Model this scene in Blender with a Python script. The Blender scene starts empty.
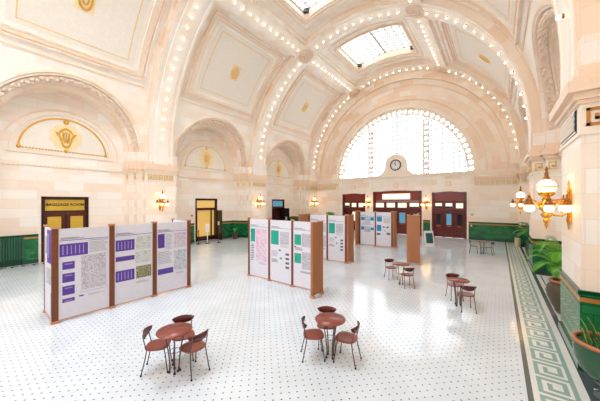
import bpy, math, random
from math import sin, cos, pi, radians as R, sqrt, atan2
from mathutils import Vector, Matrix
random.seed(7)
C = bpy.context.scene.collection

# ------------------------------------------------------------ hall dimensions (metres)
XC = -7.9            # centre line of the hall
HW = 9.1             # half width between pier faces
NB = 10.7            # half width to the back of the niches
BAY = 8.516
Y0 = 7.87            # first pier in front of the camera
ARCH = [Y0 + BAY * k for k in (-2, -1, 0, 1, 2)]
YE = 25.65           # end wall
YB = -9.95           # wall behind the camera
ZS = 6.2             # springing of the vault
RV = 9.45            # vault surface
RA = 9.05            # soffit of the arches
ZL = 6.1             # springing of the wall niches
BAYS = [(ARCH[k] + ARCH[k + 1]) / 2 for k in range(4)]
WZ = 1.46            # top of the green tile wainscot

# ------------------------------------------------------------ materials
MATS = {}
def new_mat(name):
    m = bpy.data.materials.new(name); m.use_nodes = True
    MATS[name] = m
    return m, m.node_tree, m.node_tree.nodes['Principled BSDF']
def lin(c):
    return tuple(((x / 12.92) if x <= .04045 else ((x + .055) / 1.055) ** 2.4) for x in c)
def mat(name, col, rough=.5, metal=0, emit=0, ecol=None, spec=.5, sampled=True):
    if name in MATS: return MATS[name]
    m, nt, b = new_mat(name)
    c = lin([v / 255 for v in col])
    b.inputs['Base Color'].default_value = (*c, 1)
    b.inputs['Roughness'].default_value = rough
    b.inputs['Metallic'].default_value = metal
    b.inputs['Specular IOR Level'].default_value = spec
    if emit:
        e = lin([v / 255 for v in (ecol or col)])
        b.inputs['Emission Color'].default_value = (*e, 1)
        b.inputs['Emission Strength'].default_value = emit
    if not sampled: m.cycles.emission_sampling = 'NONE'
    # faint surface variation so that nothing is a dead flat colour
    if not emit and not metal:
        n = nt.nodes.new('ShaderNodeTexNoise'); n.inputs['Scale'].default_value = 9
        tc = nt.nodes.new('ShaderNodeTexCoord'); nt.links.new(tc.outputs['Object'], n.inputs['Vector'])
        mr = nt.nodes.new('ShaderNodeMapRange'); mr.inputs['To Min'].default_value = .93; mr.inputs['To Max'].default_value = 1.07
        nt.links.new(n.outputs['Fac'], mr.inputs['Value'])
        mx = nt.nodes.new('ShaderNodeMix'); mx.data_type = 'RGBA'; mx.blend_type = 'MULTIPLY'; mx.inputs['Factor'].default_value = 1
        mx.inputs['A'].default_value = (*c, 1); nt.links.new(mr.outputs['Result'], mx.inputs['B'])
        nt.links.new(mx.outputs['Result'], b.inputs['Base Color'])
    return m

def stone_mat(name, tones, bw, bh, mortar, msize=.006, rough=.55, bump=.25, offset=.5, pos=(.0, .5, 1.0)):
    m, nt, b = new_mat(name)
    uv = nt.nodes.new('ShaderNodeUVMap')
    br = nt.nodes.new('ShaderNodeTexBrick')
    br.offset = offset
    br.inputs['Scale'].default_value = 1
    br.inputs['Color1'].default_value = (0, 0, 0, 1); br.inputs['Color2'].default_value = (1, 1, 1, 1)
    br.inputs['Mortar'].default_value = (.5, .5, .5, 1)
    br.inputs['Mortar Size'].default_value = msize
    br.inputs['Mortar Smooth'].default_value = .3
    br.inputs['Bias'].default_value = 0
    br.inputs['Brick Width'].default_value = bw; br.inputs['Row Height'].default_value = bh
    nt.links.new(uv.outputs['UV'], br.inputs['Vector'])
    rp = nt.nodes.new('ShaderNodeValToRGB')
    cs = [lin([v / 255 for v in t]) for t in tones]
    while len(rp.color_ramp.elements) < len(cs): rp.color_ramp.elements.new(.5)
    for e, c, p in zip(rp.color_ramp.elements, cs, pos):
        e.position = p; e.color = (*c, 1)
    nt.links.new(br.outputs['Color'], rp.inputs['Fac'])
    n = nt.nodes.new('ShaderNodeTexNoise'); n.inputs['Scale'].default_value = 1.1; n.inputs['Detail'].default_value = 6
    nt.links.new(uv.outputs['UV'], n.inputs['Vector'])
    mr = nt.nodes.new('ShaderNodeMapRange'); mr.inputs['To Min'].default_value = .93; mr.inputs['To Max'].default_value = 1.06
    nt.links.new(n.outputs['Fac'], mr.inputs['Value'])
    mu = nt.nodes.new('ShaderNodeMix'); mu.data_type = 'RGBA'; mu.blend_type = 'MULTIPLY'; mu.inputs['Factor'].default_value = 1
    nt.links.new(rp.outputs['Color'], mu.inputs['A']); nt.links.new(mr.outputs['Result'], mu.inputs['B'])
    mm = nt.nodes.new('ShaderNodeMix'); mm.data_type = 'RGBA'
    nt.links.new(br.outputs['Fac'], mm.inputs['Factor']); nt.links.new(mu.outputs['Result'], mm.inputs['A'])
    mm.inputs['B'].default_value = (*lin([v / 255 for v in mortar]), 1)
    nt.links.new(mm.outputs['Result'], b.inputs['Base Color'])
    b.inputs['Roughness'].default_value = rough
    bp = nt.nodes.new('ShaderNodeBump'); bp.inputs['Strength'].default_value = bump; bp.inputs['Distance'].default_value = .01; bp.invert = True
    nt.links.new(br.outputs['Fac'], bp.inputs['Height']); nt.links.new(bp.outputs['Normal'], b.inputs['Normal'])
    return m

STONE = stone_mat('cream_stone_blocks', [(247, 227, 207), (249, 238, 225), (252, 247, 240)], 1.25, .46, (232, 216, 200), .005, .5)
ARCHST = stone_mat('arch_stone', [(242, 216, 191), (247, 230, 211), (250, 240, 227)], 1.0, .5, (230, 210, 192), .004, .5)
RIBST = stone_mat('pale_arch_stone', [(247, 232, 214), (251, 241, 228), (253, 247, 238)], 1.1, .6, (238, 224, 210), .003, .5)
TILE = stone_mat('green_glazed_tile', [(18, 96, 54), (28, 116, 66), (44, 132, 78)], .3, .15, (20, 84, 54), .006, .07, .08)
PLAIN = mat('cream_stone_plain', (247, 234, 217), .5)
MOULD = mat('moulded_stone', (243, 218, 193), .5)
CARVE = mat('carved_stone', (238, 218, 200), .6)
PAINT = mat('painted_plaster', (240, 233, 222), .6)
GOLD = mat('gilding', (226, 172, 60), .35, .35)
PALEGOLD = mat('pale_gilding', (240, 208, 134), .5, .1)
HALO = mat('emblem_halo', (246, 224, 176), .6)
GOLDBAND = mat('gold_tile_band', (190, 130, 62), .3)
TILECAP = mat('green_tile_cap', (12, 72, 44), .15)
TILEBASE = mat('green_tile_base', (28, 82, 58), .15)
WOOD = mat('mahogany', (132, 44, 36), .25)
WOODD = mat('mahogany_dark', (98, 32, 26), .25)
WALNUT = mat('walnut', (84, 34, 24), .25)
WALNUTD = mat('walnut_dark', (58, 24, 18), .25)
BRASS = mat('polished_brass', (222, 160, 62), .25, .9)
BRASSD = mat('aged_brass', (150, 96, 40), .35, .8)
DARK = mat('dark_paint', (30, 30, 32), .5)
GREYD = mat('dark_grey_tile', (84, 94, 98), .2)
WHITE = mat('white_board', (225, 223, 232), .5)
BOARDB = mat('brown_board', (172, 112, 72), .6)
POST = mat('brown_post', (122, 66, 34), .5)
COPPER = mat('copper_bracket', (216, 150, 118), .4, .3)
PURPLE = mat('purple_print', (92, 58, 158), .5)
PURPLEL = mat('light_purple_print', (168, 150, 204), .5)
TEAL = mat('teal_print', (20, 164, 140), .5)
TEALL = mat('light_teal_print', (140, 206, 190), .5)
BLUE = mat('blue_print', (18, 140, 186), .5)
INK = mat('black_print', (96, 92, 112), .5)
INKL = mat('grey_print', (172, 172, 184), .5)
SEAT = mat('terracotta_laminate', (134, 66, 52), .28)
BACKM = mat('dark_brown_laminate', (92, 34, 30), .25)
STEEL = mat('dark_steel', (104, 84, 82), .3, .7)
RUBBER = mat('black_rubber', (24, 22, 22), .7)
WINGLOW = mat('window_daylight', (250, 252, 255), .4, 0, 1.55, (236, 244, 255))
SKYGLOW = mat('skylight_glass', (250, 250, 252), .4, 0, 1.7, (246, 249, 253))
SKYGLOWB = mat('skylight_glass_boosted', (250, 250, 252), .4, 0, 9.5, (238, 245, 254))  # for the out-of-view skylights: extra glow added to brighten the hall
BACKGLOW = mat('rear_window_daylight', (250, 252, 255), .4, 0, 2.4, (238, 245, 254))
BULB = mat('bulb_glow', (255, 246, 225), .4, 0, 3.2, (255, 240, 214), sampled=False)
GLOBE = mat('globe_glow', (255, 232, 190), .4, 0, 3.0, (255, 212, 146))
MUNT = mat('pale_window_bars', (120, 130, 146), .5)
WFRAME = mat('pale_window_frame', (246, 234, 220), .5)
SKYBAR = mat('skylight_bars', (196, 190, 184), .5)
LEAF = mat('palm_leaf', (104, 176, 44), .4)
LEAFD = mat('dark_leaf', (66, 140, 56), .4)
SNAKE = mat('sansevieria_leaf', (58, 112, 48), .4)
SNAKEE = mat('sansevieria_edge', (206, 196, 96), .4)
SOIL = mat('potting_soil', (60, 42, 32), .9)
POTG = mat('green_glaze', (44, 88, 60), .15)
POTR = mat('terracotta_rim', (176, 108, 76), .35)
POTB = mat('brown_glaze', (88, 76, 58), .14)
POTT = mat('dark_terracotta', (92, 48, 40), .4)
CARD = mat('white_card', (236, 236, 232), .5)
CLOCKF = mat('clock_face', (240, 240, 236), .3)
WARMROOM = mat('lit_room_glass', (196, 164, 104), .2, 0, .30, (220, 176, 92))
GOLDSIGN = mat('gold_sign', (222, 182, 70), .25, .3)
PALEGLASS = mat('pale_transom_glass', (206, 212, 190), .1, 0, .5, (220, 226, 200))
DARKGLASS = mat('dark_door_glass', (36, 44, 48), .06)
BLUEGLASS = mat('blue_door_glass', (70, 130, 160), .06, 0, .25, (90, 160, 190))
LITSIGN = mat('lit_sign', (250, 236, 204), .3, 0, .9, (252, 236, 200))
REDINK = mat('red_sign_ink', (160, 50, 40), .4)

def map_mat(name, base, ink1, ink2, scale):
    m, nt, b = new_mat(name)
    tc = nt.nodes.new('ShaderNodeTexCoord')
    v = nt.nodes.new('ShaderNodeTexVoronoi'); v.feature = 'DISTANCE_TO_EDGE'; v.inputs['Scale'].default_value = scale
    n = nt.nodes.new('ShaderNodeTexNoise'); n.inputs['Scale'].default_value = scale * .6; n.inputs['Detail'].default_value = 3
    nt.links.new(tc.outputs['Object'], v.inputs['Vector']); nt.links.new(tc.outputs['Object'], n.inputs['Vector'])
    lt = nt.nodes.new('ShaderNodeMath'); lt.operation = 'LESS_THAN'; lt.inputs[1].default_value = .09
    nt.links.new(v.outputs['Distance'], lt.inputs[0])
    rp = nt.nodes.new('ShaderNodeValToRGB'); rp.color_ramp.interpolation = 'CONSTANT'
    for i, (p, c) in enumerate([(0, base), (.56, ink2)]):
        rp.color_ramp.elements[i].position = p; rp.color_ramp.elements[i].color = (*lin([x / 255 for x in c]), 1)
    nt.links.new(n.outputs['Fac'], rp.inputs['Fac'])
    mx = nt.nodes.new('ShaderNodeMix'); mx.data_type = 'RGBA'
    nt.links.new(lt.outputs[0], mx.inputs['Factor']); nt.links.new(rp.outputs['Color'], mx.inputs['A'])
    mx.inputs['B'].default_value = (*lin([x / 255 for x in ink1]), 1)
    nt.links.new(mx.outputs['Result'], b.inputs['Base Color'])
    b.inputs['Roughness'].default_value = .5
    return m
MAPG = map_mat('map_grey', (220, 218, 226), (172, 168, 180), (204, 190, 200), 22)
MAPR = map_mat('map_red', (222, 218, 226), (190, 176, 188), (222, 176, 182), 20)
MAPP = map_mat('map_pink', (226, 212, 224), (216, 186, 202), (232, 176, 196), 9)
MAPT = map_mat('map_teal', (218, 220, 228), (176, 180, 190), (164, 190, 204), 18)
MAPK = map_mat('map_black', (212, 212, 220), (164, 162, 174), (190, 188, 196), 26)
MAPB = map_mat('map_blue', (214, 220, 228), (150, 160, 180), (160, 196, 216), 16)
MAPY = map_mat('map_green', (222, 222, 222), (188, 194, 186), (200, 206, 180), 16)
PHOTO = map_mat('photo_strip', (60, 60, 60), (200, 190, 140), (110, 130, 60), 22)

def floor_mat():
    m, nt, b = new_mat('mosaic_floor')
    tc = nt.nodes.new('ShaderNodeTexCoord')
    sx = nt.nodes.new('ShaderNodeSeparateXYZ'); nt.links.new(tc.outputs['Object'], sx.inputs[0])
    def M(op, a, b_=None, c=None):
        n = nt.nodes.new('ShaderNodeMath'); n.operation = op
        for i, v in enumerate((a, b_, c)):
            if v is None: continue
            if isinstance(v, (int, float)): n.inputs[i].default_value = v
            else: nt.links.new(v, n.inputs[i])
        return n.outputs[0]
    P = .186
    u = M('DIVIDE', sx.outputs[0], P); v = M('DIVIDE', sx.outputs[1], P)
    def dist(off):
        a = M('SUBTRACT', M('FRACT', M('ADD', u, off + 400)), .5); c = M('SUBTRACT', M('FRACT', M('ADD', v, off + 400)), .5)
        return M('MAXIMUM', M('ABSOLUTE', a), M('ABSOLUTE', c))
    d = M('MINIMUM', dist(0), dist(.5))
    dot = M('LESS_THAN', d, .066)
    n = nt.nodes.new('ShaderNodeTexNoise'); n.inputs['Scale'].default_value = 1.2; n.inputs['Detail'].default_value = 4
    nt.links.new(tc.outputs['Object'], n.inputs['Vector'])
    rp = nt.nodes.new('ShaderNodeValToRGB')
    rp.color_ramp.elements[0].position = .3; rp.color_ramp.elements[0].color = (*lin((.80, .84, .87)), 1)
    rp.color_ramp.elements[1].position = .7; rp.color_ramp.elements[1].color = (*lin((.85, .885, .915)), 1)
    nt.links.new(n.outputs['Fac'], rp.inputs['Fac'])
    mx = nt.nodes.new('ShaderNodeMix'); mx.data_type = 'RGBA'
    nt.links.new(dot, mx.inputs['Factor']); nt.links.new(rp.outputs['Color'], mx.inputs['A'])
    mx.inputs['B'].default_value = (*lin((.34, .35, .40)), 1)
    nt.links.new(mx.outputs['Result'], b.inputs['Base Color'])
    b.inputs['Roughness'].default_value = .11
    b.inputs['IOR'].default_value = 1.55
    return m
FLOOR = floor_mat()
KEYG = mat('key_pattern_green', (146, 176, 168), .16)
KEYW = mat('key_pattern_white', (226, 228, 226), .16)
STRIPD = mat('dark_border_strip', (96, 102, 96), .16)
MATB = mat('grey_wall_base', (60, 66, 70), .3)
GRILLE = mat('black_grille', (28, 28, 34), .5)

# ------------------------------------------------------------ mesh collector
class MB:
    def __init__(s): s.v = []; s.f = []; s.m = []; s.uv = []; s.sm = []; s.mats = []
    def mi(s, m):
        if m not in s.mats: s.mats.append(m)
        return s.mats.index(m)
    def face(s, pts, m, uv=None, smooth=False):
        i = len(s.v); s.v += [tuple(p) for p in pts]; s.f.append(tuple(range(i, i + len(pts)))); s.m.append(s.mi(m)); s.uv.append(uv); s.sm.append(smooth)
    def grid(s, rows, m, uvs=None, smooth=True, closed=False):
        i0 = len(s.v); n = len(rows[0]); k = s.mi(m)
        for r in rows: s.v += [tuple(p) for p in r]
        for a in range(len(rows) - 1):
            for b in range(n if closed else n - 1):
                b2 = (b + 1) % n
                s.f.append((i0 + a * n + b, i0 + a * n + b2, i0 + (a + 1) * n + b2, i0 + (a + 1) * n + b)); s.m.append(k); s.sm.append(smooth)
                s.uv.append([uvs[a][b], uvs[a][b2], uvs[a + 1][b2], uvs[a + 1][b]] if uvs else None)
    def box(s, x0, x1, y0, y1, z0, z1, m):
        p = [(x, y, z) for x in (x0, x1) for y in (y0, y1) for z in (z0, z1)]
        if x0 > x1: p = [(x, y, z) for x in (x1, x0) for y in (y0, y1) for z in (z0, z1)]
        i = len(s.v); s.v += p; k = s.mi(m)
        for q in ((0, 1, 3, 2), (4, 6, 7, 5), (0, 4, 5, 1), (2, 3, 7, 6), (0, 2, 6, 4), (1, 5, 7, 3)):
            s.f.append(tuple(i + a for a in q)); s.m.append(k); s.uv.append(None); s.sm.append(False)
    def obox(s, o, ux, uy, uz, m):          # box from a corner and three edge vectors
        o, ux, uy, uz = map(Vector, (o, ux, uy, uz)); i = len(s.v); k = s.mi(m)
        s.v += [tuple(o + ux * a + uy * b + uz * c) for a in (0, 1) for b in (0, 1) for c in (0, 1)]
        for q in ((0, 1, 3, 2), (4, 6, 7, 5), (0, 4, 5, 1), (2, 3, 7, 6), (0, 2, 6, 4), (1, 5, 7, 3)):
            s.f.append(tuple(i + a for a in q)); s.m.append(k); s.uv.append(None); s.sm.append(False)
    def tube(s, pts, r, m, n=8, closed=False):
        pts = [Vector(p) for p in pts]; rows = []; N = len(pts); up = None
        for i, p in enumerate(pts):
            a = pts[(i - 1) % N] if (closed or i) else p; b = pts[(i + 1) % N] if (closed or i < N - 1) else p
            t = (b - a).normalized()
            if up is None:
                up = t.orthogonal().normalized()
            up = (up - t * up.dot(t)); up = up.normalized() if up.length > 1e-6 else t.orthogonal().normalized()
            w = t.cross(up); rr = r[i] if isinstance(r, (list, tuple)) else r
            rows.append([p + (up * cos(2 * pi * k / n) + w * sin(2 * pi * k / n)) * rr for k in range(n)])
        if closed: rows.append(rows[0])
        s.grid(rows, m, closed=True)
        if not closed:
            s.face(rows[0][::-1], m); s.face(rows[-1], m)
    def lathe(s, prof, m, n=24, c=(0, 0, 0), sx=1, cap=True):
        rows = [[(c[0] + r * cos(2 * pi * k / n) * sx, c[1] + r * sin(2 * pi * k / n), c[2] + z) for k in range(n)] for r, z in prof]
        s.grid(rows, m, closed=True)
        if cap and prof[0][0] > 1e-4: s.face(rows[0][::-1], m)
        if cap and prof[-1][0] > 1e-4: s.face(rows[-1], m)
    def sphere(s, c, r, m, n=12, h=8, sz=1):
        s.lathe([(max(1e-5, r * sin(pi * i / h)), -r * cos(pi * i / h) * sz) for i in range(h + 1)], m, n, c)
    def prism(s, poly, z0, z1, m, T=None):   # polygon in 2D, extruded; T maps (a,b,c) to world
        T = T or (lambda a, b, c: (a, b, c))
        n = len(poly)
        s.face([T(a, b, z1) for a, b in poly], m); s.face([T(a, b, z0) for a, b in poly][::-1], m)
        for i in range(n):
            a, b = poly[i], poly[(i + 1) % n]
            s.face([T(*a, z0), T(*b, z0), T(*b, z1), T(*a, z1)], m)
    def build(s, name, parent=None, loc=None, flip=True):
        me = bpy.data.meshes.new(name); me.from_pydata(s.v, [], s.f)
        for m in s.mats: me.materials.append(m)
        me.polygons.foreach_set('material_index', s.m); me.polygons.foreach_set('use_smooth', s.sm)
        uvl = me.uv_layers.new(name='UVMap')
        for p, uv in zip(me.polygons, s.uv):
            n = p.normal
            for j, li in enumerate(p.loop_indices):
                if uv: uvl.data[li].uv = uv[j]
                else:
                    co = me.vertices[me.loops[li].vertex_index].co
                    if abs(n.z) > .7: w = (co.x, co.y)
                    elif abs(n.x) > abs(n.y): w = (co.y, co.z)
                    else: w = (co.x, co.z)
                    uvl.data[li].uv = w
        me.update()
        o = bpy.data.objects.new(name, me); C.objects.link(o)
        if parent: o.parent = parent
        if loc: o.location = loc
        return o

def empty(name, label, cat, loc=(0, 0, 0), rz=0, group=None):
    o = bpy.data.objects.new(name, None); C.objects.link(o); o.location = loc; o.rotation_euler = (0, 0, rz)
    o.empty_display_size = .1
    o['label'] = label; o['category'] = cat
    if group: o['group'] = group
    return o
def tag(o, label, cat, group=None):
    o['label'] = label; o['category'] = cat
    if group: o['group'] = group
    return o
def struct(o): o['kind'] = 'structure'; return o
KIDS = {}
def dup(root, loc, rz, label, group=None):
    def cp(o, par):
        c = o.copy(); C.objects.link(c)
        if par: c.parent = par
        for ch in list(o.children): cp(ch, c)
        return c
    r = cp(root, None); r.location = loc; r.rotation_euler = (0, 0, rz); r['label'] = label
    if group: r['group'] = group
    elif 'group' in r: del r['group']
    return r

def text_mesh(body, size, ext, m, name, parent, M, bold=0):
    cu = bpy.data.curves.new(name, 'FONT'); cu.body = body; cu.size = size; cu.extrude = ext; cu.align_x = 'CENTER'; cu.align_y = 'CENTER'; cu.offset = bold
    t = bpy.data.objects.new(name + '_curve', cu); C.objects.link(t)
    dg = bpy.context.evaluated_depsgraph_get()
    me = bpy.data.meshes.new_from_object(t.evaluated_get(dg))
    bpy.data.objects.remove(t)
    me.materials.clear(); me.materials.append(m)
    me.transform(M)
    o = bpy.data.objects.new(name, me); C.objects.link(o)
    if parent: o.parent = parent
    return o

# wall frame: a = distance from the centre line, s = -1 left, +1 right
def WX(s, a): return XC + s * a
def vx(z): return sqrt(max(0, RV * RV - max(0, z - ZS) ** 2))

# greek key unit: squares of side 1, polyline of strokes (u along, v across)
def key_boxes(u0, v0, L, H, w):
    """ list of (ua,ub,va,vb) strokes of one meander """
    return [(u0, u0 + L, v0, v0 + w), (u0, u0 + w, v0, v0 + H), (u0, u0 + L * .82, v0 + H - w, v0 + H),
            (u0 + L * .82 - w, u0 + L * .82, v0 + H * .32, v0 + H), (u0 + L * .36, u0 + L * .82, v0 + H * .32, v0 + H * .32 + w),
            (u0 + L * .36, u0 + L * .36 + w, v0 + H * .32, v0 + H * .66)]

# ============================================================ FLOOR
mb = MB()
mb.box(WX(-1, 11.2), WX(1, 11.2), YB - .3, YE + .4, -.12, 0, FLOOR)
floor = struct(mb.build('floor'))
# right border : thin dark strip, Greek key band, dark grey margin with white inlays
mb = MB(); e = .002
XB0, XB1 = .36, 1.13
mb.box(XB0, XB0 + .075, YB, YE, 0, e, STRIPD)
mb.box(XB0 + .075, XB1, YB, YE, 0, e * .8, KEYW)
kp = .56; ku = XB0 + .155; kw = .50
y = -1.0
while y < YE - .6:
    # two nested hooks make the meander square
    lift = [0]
    def st(x0, x1, ya, yb): lift[0] += 1; mb.box(ku + x0 * kw, ku + x1 * kw, y + ya * kp, y + yb * kp, 0, e * 1.6 + .0004 * lift[0], KEYG)
    t = .13
    st(0, 1, 0, t); st(0, t * 1.0, 0, .88); st(0, .78, .88 - t, .88); st(.78 - t, .78, .24, .88); st(.26, .78, .24, .24 + t); st(.26, .26 + t, .24, .62)
    st(1 - t, 1, 0, 1.0)
    y += kp
mb.box(XB1, WX(1, NB), YB, YE, 0, e * .7, GREYD)
for yc in BAYS:
    mb.box(1.24, 1.95, yc - 2.75, yc + 2.75, 0, e * 1.5, KEYW)
    mb.box(1.36, 1.40, yc - 2.6, yc + 2.6, 0, e * 2.2, STRIPD); mb.box(1.79, 1.83, yc - 2.6, yc + 2.6, 0, e * 2.2, STRIPD)
struct(mb.build('trim_1'))
# left border : dark dashes along the wall
mb = MB()
xl = WX(-1, NB)
mb.box(xl, xl + .12, YB, YE, 0, e, KEYW)
y = -6.0
while y < YE - .5:
    mb.box(xl + .22, xl + .34, y, y + .26, 0, e * 1.5, GREYD); mb.box(xl + .34, xl + .6, y, y + .09, 0, e * 1.5, GREYD)
    mb.box(xl + .5, xl + .6, y, y + .2, 0, e * 1.5, KEYG)
    y += .36
struct(mb.build('trim_2'))

# ============================================================ SIDE WALLS
BLK = [(HW, .93), (9.5, 1.25), (9.95, 1.52)]       # nested blocks of a pier: (face distance, half width)
DOORW, DOORH = .97, 3.36
def side_wall(s, name):
    mb = MB()
    bx = WX(s, NB + .45)
    for ya in ARCH:
        for a, hw in BLK:
            y1 = min(ya + hw, YE); 
            mb.box(WX(s, a), bx, max(ya - hw, YB), y1, 0, ZL, STONE)
    X = WX(s, NB)
    for k, yc in enumerate(BAYS):
        h0, h1 = yc - BAY / 2 + 1.4, yc + BAY / 2 - 1.4
        door = s < 0
        def rect(ya, yb, za, zb):
            mb.box(X, bx, ya, yb, za, zb, STONE)
        if door:
            rect(h0, yc - DOORW, 0, ZL); rect(yc + DOORW, h1, 0, ZL); rect(yc - DOORW, yc + DOORW, DOORH, ZL)
        else: rect(h0, h1, 0, ZL)
        # semicircular back wall above the springing
        n = 40; pr = []
        for i in range(n + 1):
            t = pi * i / n; pr.append((yc + 2.78 * cos(t), ZL + 2.78 * sin(t)))
        for i in range(n):
            (ya, za), (yb, zb) = pr[i], pr[i + 1]
            pts = [(X, ya, ZL), (X, ya, za), (X, yb, zb), (X, yb, ZL)]
            mb.face(pts, STONE, [(p[1], p[2]) for p in pts])
        # splayed reveal of the arch, from the vault surface to the back wall
        n = 56; rows = []; uvs = []
        for i in range(n + 1):
            t = pi * i / n
            zr = ZL + 3.32 * sin(t); v = vx(zr)
            prof = [(3.34, v + .02), (3.32, v - .05), (3.22, v - .05), (3.18, v + .02), (3.12, v + .03), (3.10, v + .16), (3.06, v + .18)]
            prof2 = [(2.92, v + .36), (2.86, v + .40), (2.86, v + .46), (2.74, v + .48), (2.70, NB + .02)]
            rows.append([(WX(s, a), yc + r * cos(t), ZL + r * sin(t)) for r, a in prof + prof2])
            uvs.append([(t * 2.9, r * .9 + a * .9) for r, a in prof + prof2])
        mb.grid(rows, ARCHST, uvs, smooth=False)
        # foot of the arch between blocks (fills behind the garland)
    return struct(mb.build(name))
wl = side_wall(-1, 'wall_left')
wr = side_wall(1, 'wall_right')

# carved garlands on the niche arches
def garland(s, yc, parent):
    mb = MB(); n = 300; m = 10; rows = []
    rnd = random.Random(int(yc * 10) + s)
    for i in range(n + 1):
        t = pi * i / n; v = vx(ZL + 3.32 * sin(t)); row = []
        for j in range(m + 1):
            q = j / m
            r = 3.09 - q * .20; a = v + .12 + q * .26
            e_ = max(0, sin(pi * q)) ** .5
            d = .02 + .04 * sin(pi * q) + (rnd.random() - .5) * .07 * e_ + .17 * e_ * (abs(sin(t * 26 + q * 4.0)) * abs(cos(t * 26 - q * 5)) - .3)
            row.append((WX(s, a - d * .7), yc + (r - d * .7) * cos(t), ZL + (r - d * .7) * sin(t)))
        rows.append(row)
    mb.grid(rows, CARVE, smooth=False)
    o = mb.build('carved_garland', parent)
for s, w in ((-1, wl), (1, wr)):
    for yc in BAYS[1:]: garland(s, yc, w)

# entablature: frieze + cornice around each pier, string course in the niches
def entab(s, name):
    mb = MB()
    for ya in ARCH:
        for a, hw in BLK:
            for p, z0, z1 in ((.035, 4.30, 4.36), (.02, 4.36, 4.86), (.06, 4.86, 4.93), (.11, 4.93, 5.06), (.20, 5.06, 5.26), (.13, 5.26, 5.34), (.04, 5.34, 5.56)):
                if s < 0 and p > .06: p *= .5
                mb.box(WX(s, a - p), WX(s, NB + .1), max(ya - hw - p, YB), min(ya + hw + p, YE - .01), z0, z1, MOULD if z1 > 4.9 else PLAIN)
    for yc in BAYS:
        x = WX(s, NB); d = -s
        mb.box(x, x + d * .05, yc - 2.75, yc + 2.75, 4.88, 4.98, PLAIN)
        for i in range(34):
            y = yc - 2.6 + i * .155; mb.box(x + d * .05, x + d * .07, y, y + .09, 4.90, 4.955, CARVE)
        # vertical panel line either side of the niche door
    return struct(mb.build(name))
en_l = entab(-1, 'trim_3'); en_r = entab(1, 'trim_4')

# gilt key ornament in the frieze
def frieze_keys(s, ya, parent, m, squares=False):
    mb = MB()
    def on_front(y0, z0, L, H, w):
        for ua, ub, va, vb in key_boxes(0, 0, L, H, w):
            mb.box(WX(s, HW - .02), WX(s, HW - .045), y0 + ua, y0 + ub, z0 + va, z0 + vb, m)
    L = .3
    for i in range(0 if (s > 0 and m is GOLDBAND) else 5): on_front(ya - .8 + i * .32, 4.45, L * .95, .32, .05)
    # on the faces toward and away from the camera
    for a, hw in BLK:
        for sg in (-1, 1):
            yy = ya + sg * (hw + .02)
            for ua, ub, va, vb in key_boxes(0, 0, .3, .32, .05):
                x0 = a + .06 + ua; x1 = a + .06 + ub
                mb.box(min(WX(s, x0), WX(s, x1)), max(WX(s, x0), WX(s, x1)), min(yy, yy + sg * .025), max(yy, yy + sg * .025), 4.45 + va, 4.45 + vb, m)
    mb.build('gilt_key_ornament', parent)
for ya in ARCH[2:]:
    frieze_keys(-1, min(ya, 40), en_l, PALEGOLD)
for ya in ARCH[3:]: frieze_keys(1, ya, en_r, PALEGOLD)
frieze_keys(1, ARCH[2], en_r, GOLDBAND)
# black and white lattice vent in the frieze of the nearest right pier
mb = MB(); x = WX(1, HW)
mb.box(x - .045, x - .02, Y0 - .72, Y0 + .72, 4.39, 4.83, GRILLE)
for i in range(13):
    y = Y0 - .70 + i * .108
    for sg in (1, -1):
        a = Vector((x - .055, y + (0 if sg > 0 else .108), 4.44)); d = Vector((0, .108 * sg, .108))
        for j in range(3):
            if j % 2: q = a + Vector((0, d.y, .115 * j)); dd = Vector((0, -d.y, .115))
            else: q = a + Vector((0, 0, .115 * j)); dd = Vector((0, d.y, .115))
            mb.tube([q, q + dd], .009, PLAIN, 4)
mb.box(x - .05, x - .04, Y0 - .74, Y0 + .74, 4.38, 4.41, PLAIN); mb.box(x - .05, x - .04, Y0 - .74, Y0 + .74, 4.81, 4.84, PLAIN)
mb.build('vent_grille', en_r)

# wainscot of green tile
def wainscot(s, name):
    mb = MB(); p = .02
    for ya in ARCH:
        for a, hw in BLK:
            y0, y1 = max(ya - hw - p, YB), min(ya + hw + p, YE - .01)
            mb.box(WX(s, a - p), WX(s, NB + .05), y0, y1, .16, WZ - .10, TILE)
            mb.box(WX(s, a - p - .005), WX(s, NB + .05), y0 - .005, min(y1 + .005, YE - .005), WZ - .21, WZ - .13, GOLDBAND)
            mb.box(WX(s, a - p - .03), WX(s, NB + .05), y0 - .03, min(y1 + .03, YE - .005), WZ - .07, WZ, TILECAP)
            mb.box(WX(s, a - p - .02), WX(s, NB + .05), y0 - .02, min(y1 + .02, YE - .005), WZ - .10, WZ - .07, TILE)
            mb.box(WX(s, a - p - .035), WX(s, NB + .05), y0 - .035, min(y1 + .035, YE - .005), .003, .20, TILEBASE)
    for yc in BAYS:
        ds = [(yc - 2.75, yc - DOORW - .1), (yc + DOORW + .1, yc + 2.75)] if s < 0 else [(yc - 2.75, yc + 2.75)]
        for y0, y1 in ds:
            X = NB
            mb.box(WX(s, X - p), WX(s, X), y0, y1, .16, WZ - .07, TILE)
            mb.box(WX(s, X - p - .005), WX(s, X), y0, y1, WZ - .21, WZ - .13, GOLDBAND)
            mb.box(WX(s, X - p - .03), WX(s, X), y0, y1, WZ - .07, WZ, TILECAP)
            mb.box(WX(s, X - p - .05), WX(s, X), y0, y1, .003, .20, TILEBASE)
    return struct(mb.build(name))
wainscot(-1, 'trim_5'); wainscot(1, 'trim_6')

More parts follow.
